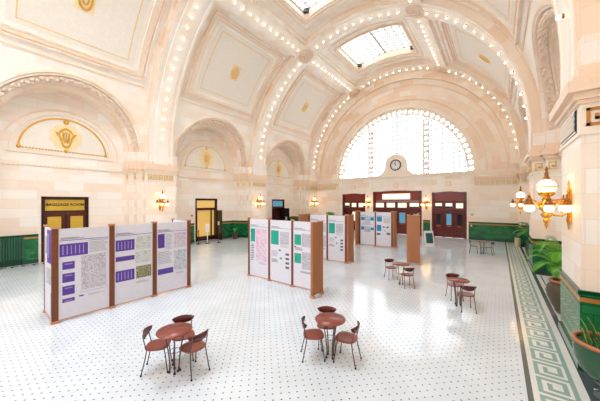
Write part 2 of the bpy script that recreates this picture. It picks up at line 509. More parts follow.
# tympanum of each niche : mouldings, painted half round, gilding
def half_ring(mb, s, yc, zc, r0, r1, a0, a1, m, n=40, t0=0, t1=pi):
    rows = []
    for i in range(n + 1):
        t = t0 + (t1 - t0) * i / n
        rows.append([(WX(s, a), yc + r * cos(t), zc + r * sin(t)) for r, a in ((r0, a0), (r0, a1), (r1, a1), (r1, a0))])
    mb.grid(rows, m, smooth=False)
ZT = 5.66
def emblem(mb, s, yc, zc, k, a, m, halo):
    """ gilt shield with an intertwined monogram, on a pale halo """
    def T(u, v, d=0): return (WX(s, a - d), yc + u * k, zc + v * k)
    hal = [(cos(2 * pi * i / 20) * (.62 + .10 * (i % 2)), sin(2 * pi * i / 20) * (.66 + .10 * (i % 2))) for i in range(20)]
    mb.face([T(u, v, .004) for u, v in hal], halo)
    for sg in (-1, 1):
        out = [(0, -.62), (.16, -.52), (.22, -.30), (.30, -.05), (.46, .22), (.30, .20), (.24, .34), (.10, .46), (0, .50)]
        inn = [(0, -.48), (.10, -.42), (.13, -.28), (.20, -.02), (.26, .14), (.22, .18), (.17, .26), (.08, .34), (0, .36)]
        for i in range(len(out) - 1):
            mb.face([T(sg * out[i][0], out[i][1], .02), T(sg * out[i + 1][0], out[i + 1][1], .02), T(sg * inn[i + 1][0], inn[i + 1][1], .02), T(sg * inn[i][0], inn[i][1], .02)], m)
        mb.tube([T(sg * .14, .26, .02), T(sg * .13, -.10, .02), T(sg * .06, -.34, .02), T(0, -.10, .02), T(0, .2, .02)], .022 * k, m, 5)
        mb.tube([T(sg * .02, .28, .02), T(sg * .10, .12, .02), T(sg * .08, -.1, .02), T(sg * .02, -.30, .02)], .018 * k, m, 5)
def tympanum(s, yc, parent, gold):
    mb = MB(); a = NB
    half_ring(mb, s, yc, ZT - .1, 2.34, 2.42, a, a - .05, ARCHST, t0=.0, t1=pi)
    half_ring(mb, s, yc, ZT, 2.02, 2.10, a, a - .07, PLAIN)
    mb.box(WX(s, a), WX(s, a - .07), yc - 2.16, yc + 2.16, ZT - .14, ZT - .06, PLAIN)
    mb.build('half_round_moulding', parent)
    mb = MB()
    pts = [(WX(s, a - .012), yc + 1.96 * cos(pi * i / 40), ZT + 1.96 * sin(pi * i / 40)) for i in range(41)]
    mb.face(pts if s > 0 else pts[::-1], PAINT)
    mb.build('painted_tympanum', parent)
    mb = MB()
    half_ring(mb, s, yc, ZT + .06, 1.74, 1.82, a - .012, a - .03, gold)
    n = 30
    for i in range(n):
        y = yc - 1.78 + i * 3.56 / n; mb.box(WX(s, a - .012), WX(s, a - .03), y, y + .075, ZT + .08, ZT + .15, gold)
    for q in (-1.78, 0, 1.78):
        mb.sphere((WX(s, a - .02), yc + q * .99, ZT + .14), .09, gold, 8, 5)
    mb.sphere((WX(s, a - .02), yc, ZT + 1.70), .12, gold, 8, 5)
    emblem(mb, s, yc, ZT + .90, 1.0, a - .012, gold, HALO)
    mb.build('gilt_emblem', parent)
for yc in BAYS[1:]:
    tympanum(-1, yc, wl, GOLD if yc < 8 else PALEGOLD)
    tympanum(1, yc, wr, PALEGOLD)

# ============================================================ VAULT
ceil = MB()
SK = (R(75), R(105)); SY = 2.08
def VP(th, y, r=RV): return (XC + r * cos(th), y, ZS + r * sin(th))     # th from the right wall round to the left
for yc in BAYS:
    ys = sorted(set([round(v, 4) for v in [-BAY / 2 + i * BAY / 60 for i in range(61)] + [-SY, SY] + [3.32 * cos(pi * i / 56) for i in range(57)]]))
    for a, b in zip(ys[:-1], ys[1:]):
        if b - a < 1e-3: continue
        def tmin(d):
            z = ZL + (sqrt(3.32 ** 2 - d * d) if abs(d) < 3.32 else 0) - ZS
            return math.asin(max(-.1, z) / RV) if z > 0 else z / RV
        ta, tb = tmin(a), tmin(b)
        N = 16
        mid = (a + b) / 2
        for side in (0, 1):
            rows = []; uv = []
            for i in range(N + 1):
                q = i / N; A = ta + (SK[0] - ta) * q; B = tb + (SK[0] - tb) * q
                if side: A, B = pi - A, pi - B
                rows.append([VP(A, yc + a), VP(B, yc + b)]); uv.append([(yc + a, A * RV), (yc + b, B * RV)])
            ceil.grid(rows, RIBST, uv)
        if abs(mid) > SY - 1e-4:
            rows = []; uv = []
            for i in range(9):
                A = SK[0] + (SK[1] - SK[0]) * i / 8
                rows.append([VP(A, yc + a), VP(A, yc + b)]); uv.append([(yc + a, A * RV), (yc + b, A * RV)])
            ceil.grid(rows, RIBST, uv)
    # walls of the skylight well
    N = 12; RW = RV + .62
    for yy in (yc - SY, yc + SY):
        rows = [[VP(SK[0] + (SK[1] - SK[0]) * i / N, yy, r) for r in (RV, RW)] for i in range(N + 1)]
        ceil.grid(rows, ARCHST, [[(i * .4, 0), (i * .4, .6)] for i in range(N + 1)])
    for A in SK:
        ceil.grid([[VP(A, y, r) for r in (RV, RW)] for y in (yc - SY, yc + SY)], ARCHST)
ceiling = struct(ceil.build('ceiling'))

def strip_arc(mb, r0, r1, y0, y1, t0, t1, m, n=24, uvk=0):
    """ solid strip following the vault: radii r0(inner)<r1, between y0 y1 and angles t0 t1 """
    rows = []; uv = []
    for i in range(n + 1):
        t = t0 + (t1 - t0) * i / n
        rows.append([VP(t, y0, r1), VP(t, y0, r0), VP(t, y1, r0), VP(t, y1, r1)])
        u = t * r0; uv.append([(u, y0 - (r1 - r0)), (u, y0), (u, y1), (u, y1 + r1 - r0)])
    mb.grid(rows, m, uv, smooth=False)
    mb.face(rows[0], m, uv[0]); mb.face(rows[-1][::-1], m, uv[-1][::-1])
def frame_arc(mb, t0, t1, y0, y1, w, r0, r1, m):
    dw = w / RV
    strip_arc(mb, r0, r1, y0, y0 + w, t0, t1, m); strip_arc(mb, r0, r1, y1 - w, y1, t0, t1, m)
    strip_arc(mb, r0, r1, y0 + w, y1 - w, t0, t0 + dw, m, 2); strip_arc(mb, r0, r1, y0 + w, y1 - w, t1 - dw, t1, m, 2)
# coffers and frames
for k, yc in enumerate(BAYS):
    if k == 0: continue
    mb = MB()
    for side in (0, 1):
        def an(d0, d1): return (R(d0), R(d1)) if not side else (R(180 - d1), R(180 - d0))
        t0, t1 = an(24.5, 57.5); frame_arc(mb, t0, t1, yc - 3.05, yc + 3.05, .10, RV - .14, RV, ARCHST)
        t0, t1 = an(25.3, 56.7); frame_arc(mb, t0, t1, yc - 2.92, yc + 2.92, .10, RV - .08, RV, MOULD)
        t0, t1 = an(26.6, 55.4); frame_arc(mb, t0, t1, yc - 2.66, yc + 2.66, .07, RV - .07, RV, PLAIN)
        t0, t1 = an(22.2, 22.7); strip_arc(mb, RV - .05, RV, yc - 3.1, yc + 3.1, t0, t1, MOULD, 2)
    t0, t1 = SK
    frame_arc(mb, t0 - R(1.5), t1 + R(1.5), yc - SY - .25, yc + SY + .25, .12, RV - .10, RV, MOULD)
    frame_arc(mb, t0 - R(3.2), t1 + R(3.2), yc - SY - .75, yc + SY + .75, .07, RV - .06, RV, PLAIN)
    mb.build('coffer_mouldings', ceiling)
    mb = MB(); g = MB()
    for side in (0, 1):
        def an(d0, d1): return (R(d0), R(d1)) if not side else (R(180 - d1), R(180 - d0))
        t0, t1 = an(28.0, 54); strip_arc(mb, RV - .02, RV, yc - 2.38, yc + 2.38, t0, t1, PAINT)
        t0, t1 = an(29.2, 52.6); frame_arc(g, t0, t1, yc - 2.1, yc + 2.1, .045, RV - .028, RV - .01, PALEGOLD)
        tc = R(40.5) if not side else R(139.5)
        strip_arc(g, RV - .03, RV - .01, yc - .36, yc + .36, tc - R(3.1), tc + R(3.1), HALO, 6)
        ring = [VP(tc + R(2.3) * cos(2 * pi * i / 16), yc + .24 * sin(2 * pi * i / 16), RV - .05) for i in range(16)]
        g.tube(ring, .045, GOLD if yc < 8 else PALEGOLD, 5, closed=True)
        ring = [VP(tc + R(1.1) * cos(2 * pi * i / 10), yc + .10 * sin(2 * pi * i / 10), RV - .05) for i in range(10)]
        g.tube(ring, .03, GOLD if yc < 8 else PALEGOLD, 5, closed=True)
    mb.build('painted_coffer', ceiling); g.build('gilt_emblem', ceiling)

# transverse arches
tn = 7
arch_obj = {}
for ya in ARCH:
    mb = MB(); prof = [(-.92, RV + .02), (-.92, RV - .05), (-.76, RV - .05), (-.76, RA), (-.62, RA), (-.60, RA + .035), (-.44, RA + .035), (-.42, RA), (.42, RA), (.44, RA + .035), (.60, RA + .035), (.62, RA), (.76, RA), (.76, RV - .05), (.92, RV - .05), (.92, RV + .02)]
    rows = []; uv = []
    cum = [0]
    for p, q in zip(prof[:-1], prof[1:]): cum.append(cum[-1] + abs(p[0] - q[0]) + abs(p[1] - q[1]))
    N = 90
    for i in range(-1, N + 2):
        if i == -1: base = [(XC + r, min(ya + d, YE - .005), 5.45) for d, r in prof]; u = -.75
        elif i == N + 1: base = [(XC - r, min(ya + d, YE - .005), 5.45) for d, r in prof]; u = pi * RA + .75
        else: base = [(VP(pi * i / N, min(ya + d, YE - .005), r)) for d, r in prof]; u = pi * i / N * RA
        rows.append(base); uv.append([(u, c) for c in cum])
    for c0, c1, mt in ((0, 3, ARCHST), (3, 12, RIBST), (12, 15, ARCHST)):  # side faces get peach stone: their shade is put into the colour
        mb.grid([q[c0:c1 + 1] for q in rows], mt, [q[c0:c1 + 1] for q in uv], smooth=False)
    o = struct(mb.build('trim_%d' % tn)); tn += 1; arch_obj[ya] = o
# longitudinal ribs between arches
mb = MB()
for ya in ARCH[:-1]:
    for tc in (R(64), R(116)):
        for w, r in ((.78, RV - .12), (.56, RA + .03)):
            strip_arc(mb, r, RV + .02, ya + .75, ya + BAY - .75, tc - w / RV, tc + w / RV, RIBST, 6)
struct(mb.build('trim_%d' % tn)); tn += 1
# rosettes at the crossings
mb = MB()
def rosette():
    mb = MB()
    mb.lathe([(.62, 0), (.60, .07), (.52, .09), (.50, .04), (.46, .04), (.43, .1), (.40, .1), (.38, .05), (.02, .05)], MOULD, 28)
    for i in range(8):
        a = 2 * pi * i / 8
        c = (.25 * cos(a), .25 * sin(a), .06)
        mb.sphere(c, .11, CARVE, 8, 5, .6)
        mb.sphere((.36 * cos(a + .4), .36 * sin(a + .4), .07), .05, MOULD, 6, 4)
    mb.sphere((0, 0, .08), .10, MOULD, 10, 6, .8)
    return mb
rm = None
for ya in ARCH[1:]:
    for tc in (R(64), R(116)):
        if rm is None: o = rosette().build('carved_rosette'); rm = o.data
        else: o = bpy.data.objects.new('carved_rosette', rm); C.objects.link(o)
        p = Vector(VP(tc, ya if ya < 24 else ya + .0, RA))
        inw = (Vector((XC, ya, ZS)) - p).normalized()
        o.location = p; o.rotation_euler = inw.to_track_quat('Z', 'Y').to_euler()
        o.parent = arch_obj[ya]

# skylights
for k, yc in enumerate(BAYS):
    mb = MB(); rr = RV + .55; rows = []
    N = 10
    for i in range(N + 1):
        A = SK[0] + (SK[1] - SK[0]) * i / N; rows.append([VP(A, yc - SY, rr), VP(A, yc + SY, rr)])
    mb.grid(rows, SKYGLOWB if k < 2 else SKYGLOW)
    w = struct(mb.build('window_%d' % (k + 2)))
    b = MB()
    for i in range(N + 1):
        A = SK[0] + (SK[1] - SK[0]) * i / N; h = .036 / RV * (2.2 if i in (0, 5, N) else 1)
        strip_arc(b, rr - .08, rr, yc - SY, yc + SY, A - h, A + h, SKYBAR, 1)
    for j in range(9):
        y = yc - SY + 2 * SY * j / 8; strip_arc(b, rr - .07, rr, y - .036, y + .036, SK[0], SK[1], SKYBAR, 10)
    b.build('glazing_bars', w)

# ============================================================ END WALLS
WR, WZC = 6.42, 5.63
ENDD = [(-5.77, -3.13, 3.93), (-2.3, 2.3, 4.12), (3.13, 5.77, 3.93)]
def end_wall(Yw, sg, name, doors):
    """ sg=+1: wall at far end, facing -Y """
    mb = MB(); Y2 = Yw + sg * .5
    xs = [-NB - .45]
    if doors:
        for a, b, h in ENDD: xs += [a, b]
    xs.append(NB + .45)
    def B(x0, x1, z0, z1): mb.box(XC + x0, XC + x1, min(Yw, Y2), max(Yw, Y2), z0, z1, STONE)
    for i in range(len(xs) - 1):
        if doors and i % 2 == 1:
            h = ENDD[i // 2][2]; B(xs[i], xs[i + 1], h, WZC)
        else: B(xs[i], xs[i + 1], 0, WZC)
    n = 64
    rows = []; uv = []
    rr = [WR, 7.12, 7.2, 8.5, 8.6, 10.6]
    dd = [0, 0, 0, 0, 0, 0]
    for i in range(n + 1):
        t = pi * i / n
        rows.append([(XC + r * cos(t), Yw - sg * d, WZC + r * sin(t)) for r, d in zip(rr, dd)])
        uv.append([(r, t * 7.2) for r in rr])
    for i in range(n):
        q = [rows[i], rows[i + 1]]
        mb.grid(q, ARCHST, [[(u[1], u[0]) for u in uv[i]], [(u[1], u[0]) for u in uv[i + 1]]], smooth=False)
    # reveal of the window
    mb.grid([[(XC + WR * cos(pi * i / n), Yw, WZC + WR * sin(pi * i / n)), (XC + WR * cos(pi * i / n), Y2, WZC + WR * sin(pi * i / n))] for i in range(n + 1)], ARCHST)
    return struct(mb.build(name))
wall_end = end_wall(YE, 1, 'wall_end', True)
wall_back = end_wall(YB, -1, 'wall_back', False)
# archivolt mouldings, sill, frieze, pilaster strips of the end wall
mb = MB()
def ring_y(mb, r0, r1, zc, d, m, n=72):
    rows = []
    for i in range(n + 1):
        t = pi * i / n
        rows.append([(XC + r * cos(t), YE - q, zc + r * sin(t)) for r, q in ((r0, 0), (r0, d), (r1, d), (r1, 0))])
    mb.grid(rows, m, smooth=False)
ring_y(mb, 6.42, 6.62, WZC, .06, PLAIN); ring_y(mb, 7.12, 7.20, WZC, .08, MOULD); ring_y(mb, 8.42, 8.5, WZC, .05, MOULD)
ring_y(mb, 8.62, 9.3, WZC + .35, .22, ARCHST)
mb.box(XC - NB, XC + NB, YE - .10, YE, WZC - .26, WZC - .02, PLAIN)
mb.box(XC - NB, XC + NB, YE - .16, YE, WZC - .10, WZC, PLAIN)
for x0, x1 in ((-9.6, -6.3), (6.3, 9.6)):
    mb.box(XC + x0, XC + x1, YE - .06, YE, 4.36, 4.86, PLAIN); mb.box(XC + x0, XC + x1, YE - .12, YE, 4.86, 5.0, MOULD); mb.box(XC + x0, XC + x1, YE - .2, YE, 5.0, 5.16, MOULD)
    L = x1 - x0; k = int(L / .34)
    for i in range(k):
        for ua, ub, va, vb in key_boxes(0, 0, .28, .32, .05):
            mb.box(XC + x0 + .05 + i * .34 + ua, XC + x0 + .05 + i * .34 + ub, YE - .075, YE - .055, 4.45 + va, 4.45 + vb, PALEGOLD)
for x in (-6.25, -2.72, 2.72, 6.25):
    for dx in (-.36, .36) if abs(x) < 5 else (0,):
        mb.box(XC + x + dx - .03, XC + x + dx + .03, YE - .03, YE, WZ, WZC - .2, PLAIN)
for x in (-4.45, 0, 4.45):      # small carved plaques over the doors
    mb.box(XC + x - .22, XC + x + .22, YE - .05, YE, 4.45, 4.85, MOULD); mb.box(XC + x - .14, XC + x + .14, YE - .07, YE, 4.52, 4.78, PLAIN)
struct(mb.build('trim_%d' % tn)); tn += 1
# end-wall wainscot
mb = MB()
for x0, x1 in ((-9.2, -5.9), (-3.0, -2.42), (2.42, 3.0), (5.9, 9.2)):
    mb.box(XC + x0, XC + x1, YE - .035, YE, .16, WZ - .07, TILE); mb.box(XC + x0, XC + x1, YE - .04, YE, WZ - .21, WZ - .13, GOLDBAND)
    mb.box(XC + x0, XC + x1, YE - .065, YE, WZ - .07, WZ, TILECAP); mb.box(XC + x0, XC + x1, YE - .085, YE, .003, .2, TILEBASE)
struct(mb.build('trim_%d' % tn)); tn += 1

# the great half-round window
def half_window(Yw, sg, name, glow, detail=True):
    mb = MB(); yp = Yw + sg * .42
    pts = [(XC + WR * cos(pi * i / 48), yp, WZC + WR * sin(pi * i / 48)) for i in range(49)]
    mb.face(pts, glow)
    w = struct(mb.build(name))
    # ring of roundels : plate cells with a round hole
    f = MB(); y0 = Yw + sg * .22; y1 = Yw + sg * .36
    def cell(P, hole, nseg=16):
        """ P(u,v) maps -1..1 square to the plate, hole(k) maps k to hole point (x,z) """
        sq = []
        for k in range(nseg):
            a = 2 * pi * (k + .5) / nseg; c, s_ = cos(a), sin(a); mxx = max(abs(c), abs(s_)); sq.append(P(c / mxx, s_ / mxx))
        # corners exact
        ho = [hole(2 * pi * (k + .5) / nseg) for k in range(nseg)]
        for k in range(nseg):
            k2 = (k + 1) % nseg
            pts = [sq[k], sq[k2], ho[k2], ho[k]]
            a0 = 2 * pi * (k + .5) / nseg; 
            if k in (1, 5, 9, 13):
                cu, cv = ((1, 1), (-1, 1), (-1, -1), (1, -1))[(k - 1) // 4]; pts = [sq[k], P(cu, cv), sq[k2], ho[k2], ho[k]]
            f.face([(x, y0, z) for x, z in pts], WFRAME)
            f.face([(ho[k][0], y0, ho[k][1]), (ho[k2][0], y0, ho[k2][1]), (ho[k2][0], y1, ho[k2][1]), (ho[k][0], y1, ho[k][1])], WFRAME)
    n = 38; r0, r1 = 5.78, 6.42; rm_ = 6.08
    for i in range(n):
        ta, tb = pi * i / n, pi * (i + 1) / n; tm = (ta + tb) / 2
        P = lambda u, v, ta=ta, tb=tb: (XC + (r0 + (r1 - r0) * (v + 1) / 2) * cos(ta + (tb - ta) * (u + 1) / 2), WZC + (r0 + (r1 - r0) * (v + 1) / 2) * sin(ta + (tb - ta) * (u + 1) / 2))
        H = lambda a, tm=tm: (XC + rm_ * cos(tm) + .17 * (cos(a) * sin(tm) * -1 + sin(a) * cos(tm)), WZC + rm_ * sin(tm) + .17 * (cos(a) * cos(tm) + sin(a) * sin(tm)))
        cell(P, H)
    for xx in (-2.62, 2.62):
        top = sqrt(5.8 ** 2 - 2.9 ** 2); m_ = 10; hh = top / m_
        for i in range(m_):
            zc = WZC + hh * (i + .5)
            P = lambda u, v, zc=zc, xx=xx: (XC + xx + .30 * u, zc + hh / 2 * v)
            H = lambda a, zc=zc, xx=xx: (XC + xx + .17 * cos(a), zc + .17 * sin(a))
            cell(P, H)
    # thick inner edge of the ring
    f.grid([[(XC + 5.78 * cos(pi * i / 60), y0, WZC + 5.78 * sin(pi * i / 60)), (XC + 5.78 * cos(pi * i / 60), y1, WZC + 5.78 * sin(pi * i / 60))] for i in range(61)], WFRAME)
    f.build('roundel_frame', w)
    b = MB(); ya, yb = sorted((Yw + sg * .30, Yw + sg * .34)); cw = .435
    for i in range(-13, 14):
        x = i * cw; 
        if abs(x) > 5.75: continue
        h = sqrt(5.8 ** 2 - x * x); t = .06 if i == 0 else .032
        b.box(XC + x - t, XC + x + t, ya, yb, WZC, WZC + h, MUNT)
    for j in range(0, 14):
        z = j * cw; 
        if z > 5.7: continue
        h = sqrt(5.8 ** 2 - z * z); b.box(XC - h, XC + h, ya + .002, yb + .002, WZC + z - .030, WZC + z + .030, MUNT)
    b.build('glazing_bars', w)
    return w
win1 = half_window(YE, 1, 'window_1', WINGLOW)
half_window(YB, -1, 'window_6', BACKGLOW)

# clock in its stone surround
ck = MB()
prof = [(2.1, WZC)] + [(1.55, WZC + .12), (1.22, WZC + .34), (1.06, WZC + .62)]
poly = [(XC + x, z) for x, z in prof]
poly += [(XC + 1.04 * cos(t), 6.62 + 1.04 * sin(t)) for t in [R(-10) + R(200) * i / 24 for i in range(25)]]
poly += [(XC - x, z) for x, z in prof[::-1]]
ck.prism(poly, YE - .12, YE + .2, PLAIN, lambda a, b, c: (a, c, b))
sur = struct(ck.build('trim_%d' % tn)); tn += 1
clock = empty('wall_clock', 'round black-rimmed clock in stone surround at foot of the arched window', 'clock', (XC, YE - .12, 6.62))
m_ = MB(); 
def disc_y(mb, r0, r1, y0, y1, m, n=32):
    rows = [[(r * cos(2 * pi * i / n), y, r * sin(2 * pi * i / n)) for r, y in ((r0, y0), (r0, y1), (r1, y1), (r1, y0))] for i in range(n + 1)]
    mb.grid(rows, m, smooth=False)
disc_y(m_, .44, .52, 0, -.07, DARK); m_.build('rim', clock)
m_ = MB(); m_.face([(.45 * cos(2 * pi * i / 32), -.02, .45 * sin(2 * pi * i / 32)) for i in range(32)], CLOCKF)
for i in range(12):
    a = 2 * pi * i / 12; u = Vector((sin(a), 0, cos(a))); w = Vector((cos(a), 0, -sin(a)))
    m_.obox(u * .33 - w * .02 + Vector((0, -.026, 0)), u * .09, w * .04, (0, -.004, 0), DARK)
m_.build('dial', clock)
def hand(name, ang, L, w):
    m_ = MB(); u = Vector((sin(ang), 0, cos(ang))); q = Vector((cos(ang), 0, -sin(ang)))
    m_.obox(-u * .06 - q * w / 2 + Vector((0, -.034, 0)), u * (L + .06), q * w, (0, -.008, 0), DARK); m_.build(name, clock)
hand('hour_hand', R(-28), .24, .05); hand('minute_hand', R(-6), .34, .035)

# ============================================================ DOORS
def door_part(name, boxes, m, parent):
    mb = MB()
    for b in boxes: mb.box(*b, m)
    return mb.build(name, parent)
def end_door(n, x0, x1, h, leaves, sign=False):
    d = bpy.data.objects.new('door_%d' % n, None); C.objects.link(d); d.location = (XC + (x0 + x1) / 2, YE + .1, 0); struct(d)
    W = (x1 - x0) / 2; f = MB()
    f.box(-W, W, 0, .3, h - .95, h, WOOD)                                     # panel above the transoms
    # gently arched head board
    poly = [(-W, h - .1)] + [(W * (i / 10 - 1), h - .1 + .16 * (1 - (i / 10 - 1) ** 2)) for i in range(21)] + [(W, h - .1)]
    f.prism(poly, -.12, .0, WOOD, lambda a, b, c: (a, c, b))
    f.box(-W, -W + .21, -.1, .3, 0, h, WOODD); f.box(W - .21, W, -.1, .3, 0, h, WOODD)
    f.box(-W, W, -.06, .3, 2.28, 2.48, WOODD); f.box(-W, W, -.05, .3, 3.06, 3.16, WOODD)
    lw = (2 * W - .26) / len(leaves)
    xs = [-W + .13 + lw * i for i in range(len(leaves) + 1)]
    for x in xs[1:-1]: f.box(x - .07, x + .07, -.05, .3, 0, 3.1, WOODD)
    f.build('frame', d)
    for i, lf in enumerate(leaves):
        a, b = xs[i] + .07, xs[i + 1] - .07; c = (a + b) / 2; hw = (b - a) / 2
        t = MB(); t.box(a, b, .03, .3, 2.48, 3.06, WOOD); t.box(a + .07, b - .07, .015, .03, 2.55, 2.99, PALEGLASS)
        t.box(a + .07, b - .07, .010, .015, 2.55, 2.55 + lf[1] + .001, DARKGLASS)
        t.build('transom_window', d)
        m_ = MB(); m_.box(a, b, .05, .12, .02, 2.28, WOOD)
        for q in (a + .04, b - .12): m_.box(q, q + .08, .03, .05, .05, 2.25, WOODD)
        m_.box(a + .12, b - .12, .03, .05, .9, 1.0, WOODD); m_.box(a + .12, b - .12, .03, .05, .05, .2, WOODD); m_.box(a + .12, b - .12, .03, .05, 2.1, 2.25, WOODD)
        for q in range(3): m_.box(a + .15 + q * (hw * 2 - .3) / 3, a + .13 + (q + 1) * (hw * 2 - .3) / 3, .035, .05, .22, .88, WOODD)
        leaf = m_.build('door_leaf', d)
        g = MB(); g.box(c - hw * .55, c + hw * .55, .02, .05, 1.1, 2.05, lf[0]); g.build('glass_pane', leaf)
        g = MB(); g.box(c - hw * .5, c + hw * .5, -.02, .0, .96, 1.0, BRASS)
        g.box(c - hw * .5, c - hw * .45, 0, .04, .96, 1.0, BRASS); g.box(c + hw * .45, c + hw * .5, 0, .04, .96, 1.0, BRASS); g.build('push_bar', leaf)
    if sign:
        g = MB(); g.box(-1.28, 1.28, -.18, -.12, 3.36, 3.86, LITSIGN); so = g.build('sign_panel', d)
        g = MB(); r = random.Random(3); x = -.88
        for wn in (4, 2, 3, 4, 2, 5):
            for i in range(wn):
                g.box(x, x + .05, -.186, -.18, 3.57, 3.64 + .01 * r.random(), REDINK); x += .068
            x += .09
        g.build('sign_lettering', so)
    return d
end_door(1, *ENDD[0], [(DARKGLASS, .16), (PALEGLASS, 0), (DARKGLASS, 0)])
end_door(2, *ENDD[1], [(DARKGLASS, 0), (DARKGLASS, 0), (BLUEGLASS, 0), (DARKGLASS, .1)], True)
end_door(3, *ENDD[2], [(DARKGLASS, .18), (BLUEGLASS, .16), (DARKGLASS, 0)])

def niche_door(n, yc, kind):
    d = bpy.data.objects.new('door_%d' % n, None); C.objects.link(d); d.location = (WX(-1, NB), yc, 0); struct(d)
    W, H = DOORW, DOORH
    f = MB()    # local: x = into the hall positive
    f.box(-.4, .03, -W, -W + .10, 0, H, WALNUTD); f.box(-.4, .03, W - .10, W, 0, H, WALNUTD); f.box(-.4, .03, -W, W, H - .10, H, WALNUTD)
    f.box(-.3, -.04, -W + .1, W - .1, 2.42, 2.56, WALNUT)
    f.build('frame', d)
    t = MB(); t.box(-.16, -.12, -W + .1, W - .1, 2.56, H - .1, WALNUTD)
    if kind == 1: t.box(-.12, -.10, -W + .16, W - .16, 2.62, H - .16, GOLDSIGN)
    else: t.box(-.12, -.10, -W + .16, W - .16, 2.62, H - .16, WARMROOM if kind == 2 else BLUEGLASS)
    to = t.build('transom_sign' if kind == 1 else 'transom_window', d)
    if kind == 1:
        M = Matrix.Translation((-.095, 0, 2.93)) @ Matrix(((0, 0, 1, 0), (1, 0, 0, 0), (0, 1, 0, 0), (0, 0, 0, 1)))
        text_mesh('BAGGAGE ROOM', .2, .004, DARK, 'sign_lettering', to, M, .006)
    if kind == 1:
        for y0, y1 in ((-W + .1, -.05), (.05, W - .1)):
            l = MB(); l.box(-.12, -.06, y0, y1, .02, 2.42, WALNUT); l.box(-.06, -.04, y0 + .12, y1 - .12, .1, .8, WALNUTD); lo = l.build('door_leaf', d)
            g = MB(); g.box(-.06, -.045, y0 + .14, y1 - .14, 1.0, 2.3, GOLDSIGN); g.build('glass_pane', lo)
        g = MB(); g.box(-.1, -.05, -.05, .05, 0, 2.42, WALNUTD); g.build('centre_post', d)
    else:
        l = MB(); l.box(-.36, -.30, -W + .1, W - .1, 0, 2.42, WARMROOM if kind == 2 else WALNUTD); l.build('lit_vestibule', d)
        # one leaf standing open into the hall
        l = MB(); l.box(0, .78, W - .12, W - .07, .02, 2.42, WALNUTD); lo = l.build('door_leaf', d)
        g = MB(); g.box(.1, .66, W - .13, W - .12, .5, 2.25, DARKGLASS); g.build('glass_pane', lo)
        g = MB(); g.box(.3, .52, W - .142, W - .13, 1.2, 1.5, CARD); g.build('paper_notice', lo)
        l = MB(); l.box(-.26, -.22, -W + .1, -W + .3, 0, 2.42, WALNUTD); l.box(-.26, -.22, -W + .1, W - .1, .0, .35, WALNUTD); l.box(-.24, -.2, .5, .62, 0, 2.42, WALNUTD); l.build('inner_door_frame', d)
    return d
niche_door(4, BAYS[1], 1); niche_door(5, BAYS[2], 2); niche_door(6, BAYS[3], 3); 
# plain closing of the door opening behind the camera
mb = MB(); mb.box(WX(-1, NB) - .3, WX(-1, NB) - .2, BAYS[0] - DOORW, BAYS[0] + DOORW, 0, DOORH, WALNUTD); struct(mb.build('door_7'))

# ============================================================ BULBS (each one its own object)
bm = MB(); bm.lathe([(.05, 0), (.055, .02), (.03, .05)], BRASSD, 8); bm.sphere((0, 0, .08), .052, BULB, 8, 6)
bulb0 = None
def bulb(p, inw, label, group):
    global bulb0
    if bulb0 is None: o = bm.build('light_bulb'); bulb0 = o
    else: o = bulb0.copy(); C.objects.link(o)
    o.location = p; o.rotation_euler = Vector(inw).to_track_quat('Z', 'Y').to_euler()
    tag(o, label, 'light bulb', group)
AL = {2: ('small glowing bulb in the row along the nearest great arch, at left and far right', 'bulbs of the nearest arch'),
      3: ('small glowing bulb in the row along the middle great arch of the vault', 'bulbs of the middle arch'),
      4: ('small glowing bulb in the row along the arch nearest the end window wall', 'bulbs of the end arch')}
for k in (2, 3, 4):
    ya = ARCH[k]
    for i in range(1, 46):
        t = R(1.6) + R(176.8) * i / 46
        if k == 2 and R(28) < t < R(118): continue
        if min(abs(t - R(64)), abs(t - R(116))) < R(3.4): continue
        yy = ya if k < 4 else ya - .15
        bulb(VP(t, yy, RA), (-cos(t), 0, -sin(t)), *AL[k])
for k, tag_ in ((2, ('middle', 'nearer')), (3, ('far', 'farther'))):
    for tc, sd in ((R(116), 'left'), (R(64), 'right')):
        for i in range(12):
            y = ARCH[k] + 1.05 + (BAY - 2.1) * i / 11
            bulb(VP(tc, y, RA + .03), (-cos(tc), 0, -sin(tc)), 'small glowing bulb on the %s straight rib beside the %s ceiling skylight' % (sd, tag_[1]), 'bulbs of the %s rib by the %s skylight' % (sd, tag_[1]))

# floodlights at skylight corners
def flood():
    o = empty('floodlight', '', 'floodlight')
    m_ = MB(); m_.box(-.16, .16, -.10, .10, -.30, -.10, DARK); m_.box(-.13, .13, -.115, -.10, -.27, -.13, GREYD); m_.build('lamp_housing', o)
    m_ = MB(); m_.box(-.19, -.16, -.03, .03, -.24, 0, DARK); m_.box(.16, .19, -.03, .03, -.24, 0, DARK); m_.box(-.19, .19, -.04, .04, -.03, 0, DARK); m_.build('yoke', o)
    return o
fl0 = None
for (th, y, lab) in ((103, BAYS[2] + 1.85, 'dark floodlight at the left end of the nearer skylight'),
                     (103.5, BAYS[3] - 1.95, 'dark floodlight at the near left corner of the farther skylight'), (103.5, BAYS[3] + 1.85, 'dark floodlight at the far left corner of the farther skylight'),
                     (76.5, BAYS[3] - 1.95, 'dark floodlight at the near right corner of the farther skylight'), (76.5, BAYS[3] + 1.85, 'dark floodlight at the far right corner of the farther skylight')):
    p = VP(R(th), y, RV + .46)
    if fl0 is None: fl0 = flood(); fl0.location = p; fl0.rotation_euler = (0, 0, .4); fl0['label'] = lab; o = fl0; o['group'] = 'floodlights at the skylight corners'
    else: dup(fl0, p, .4, lab, 'floodlights at the skylight corners')

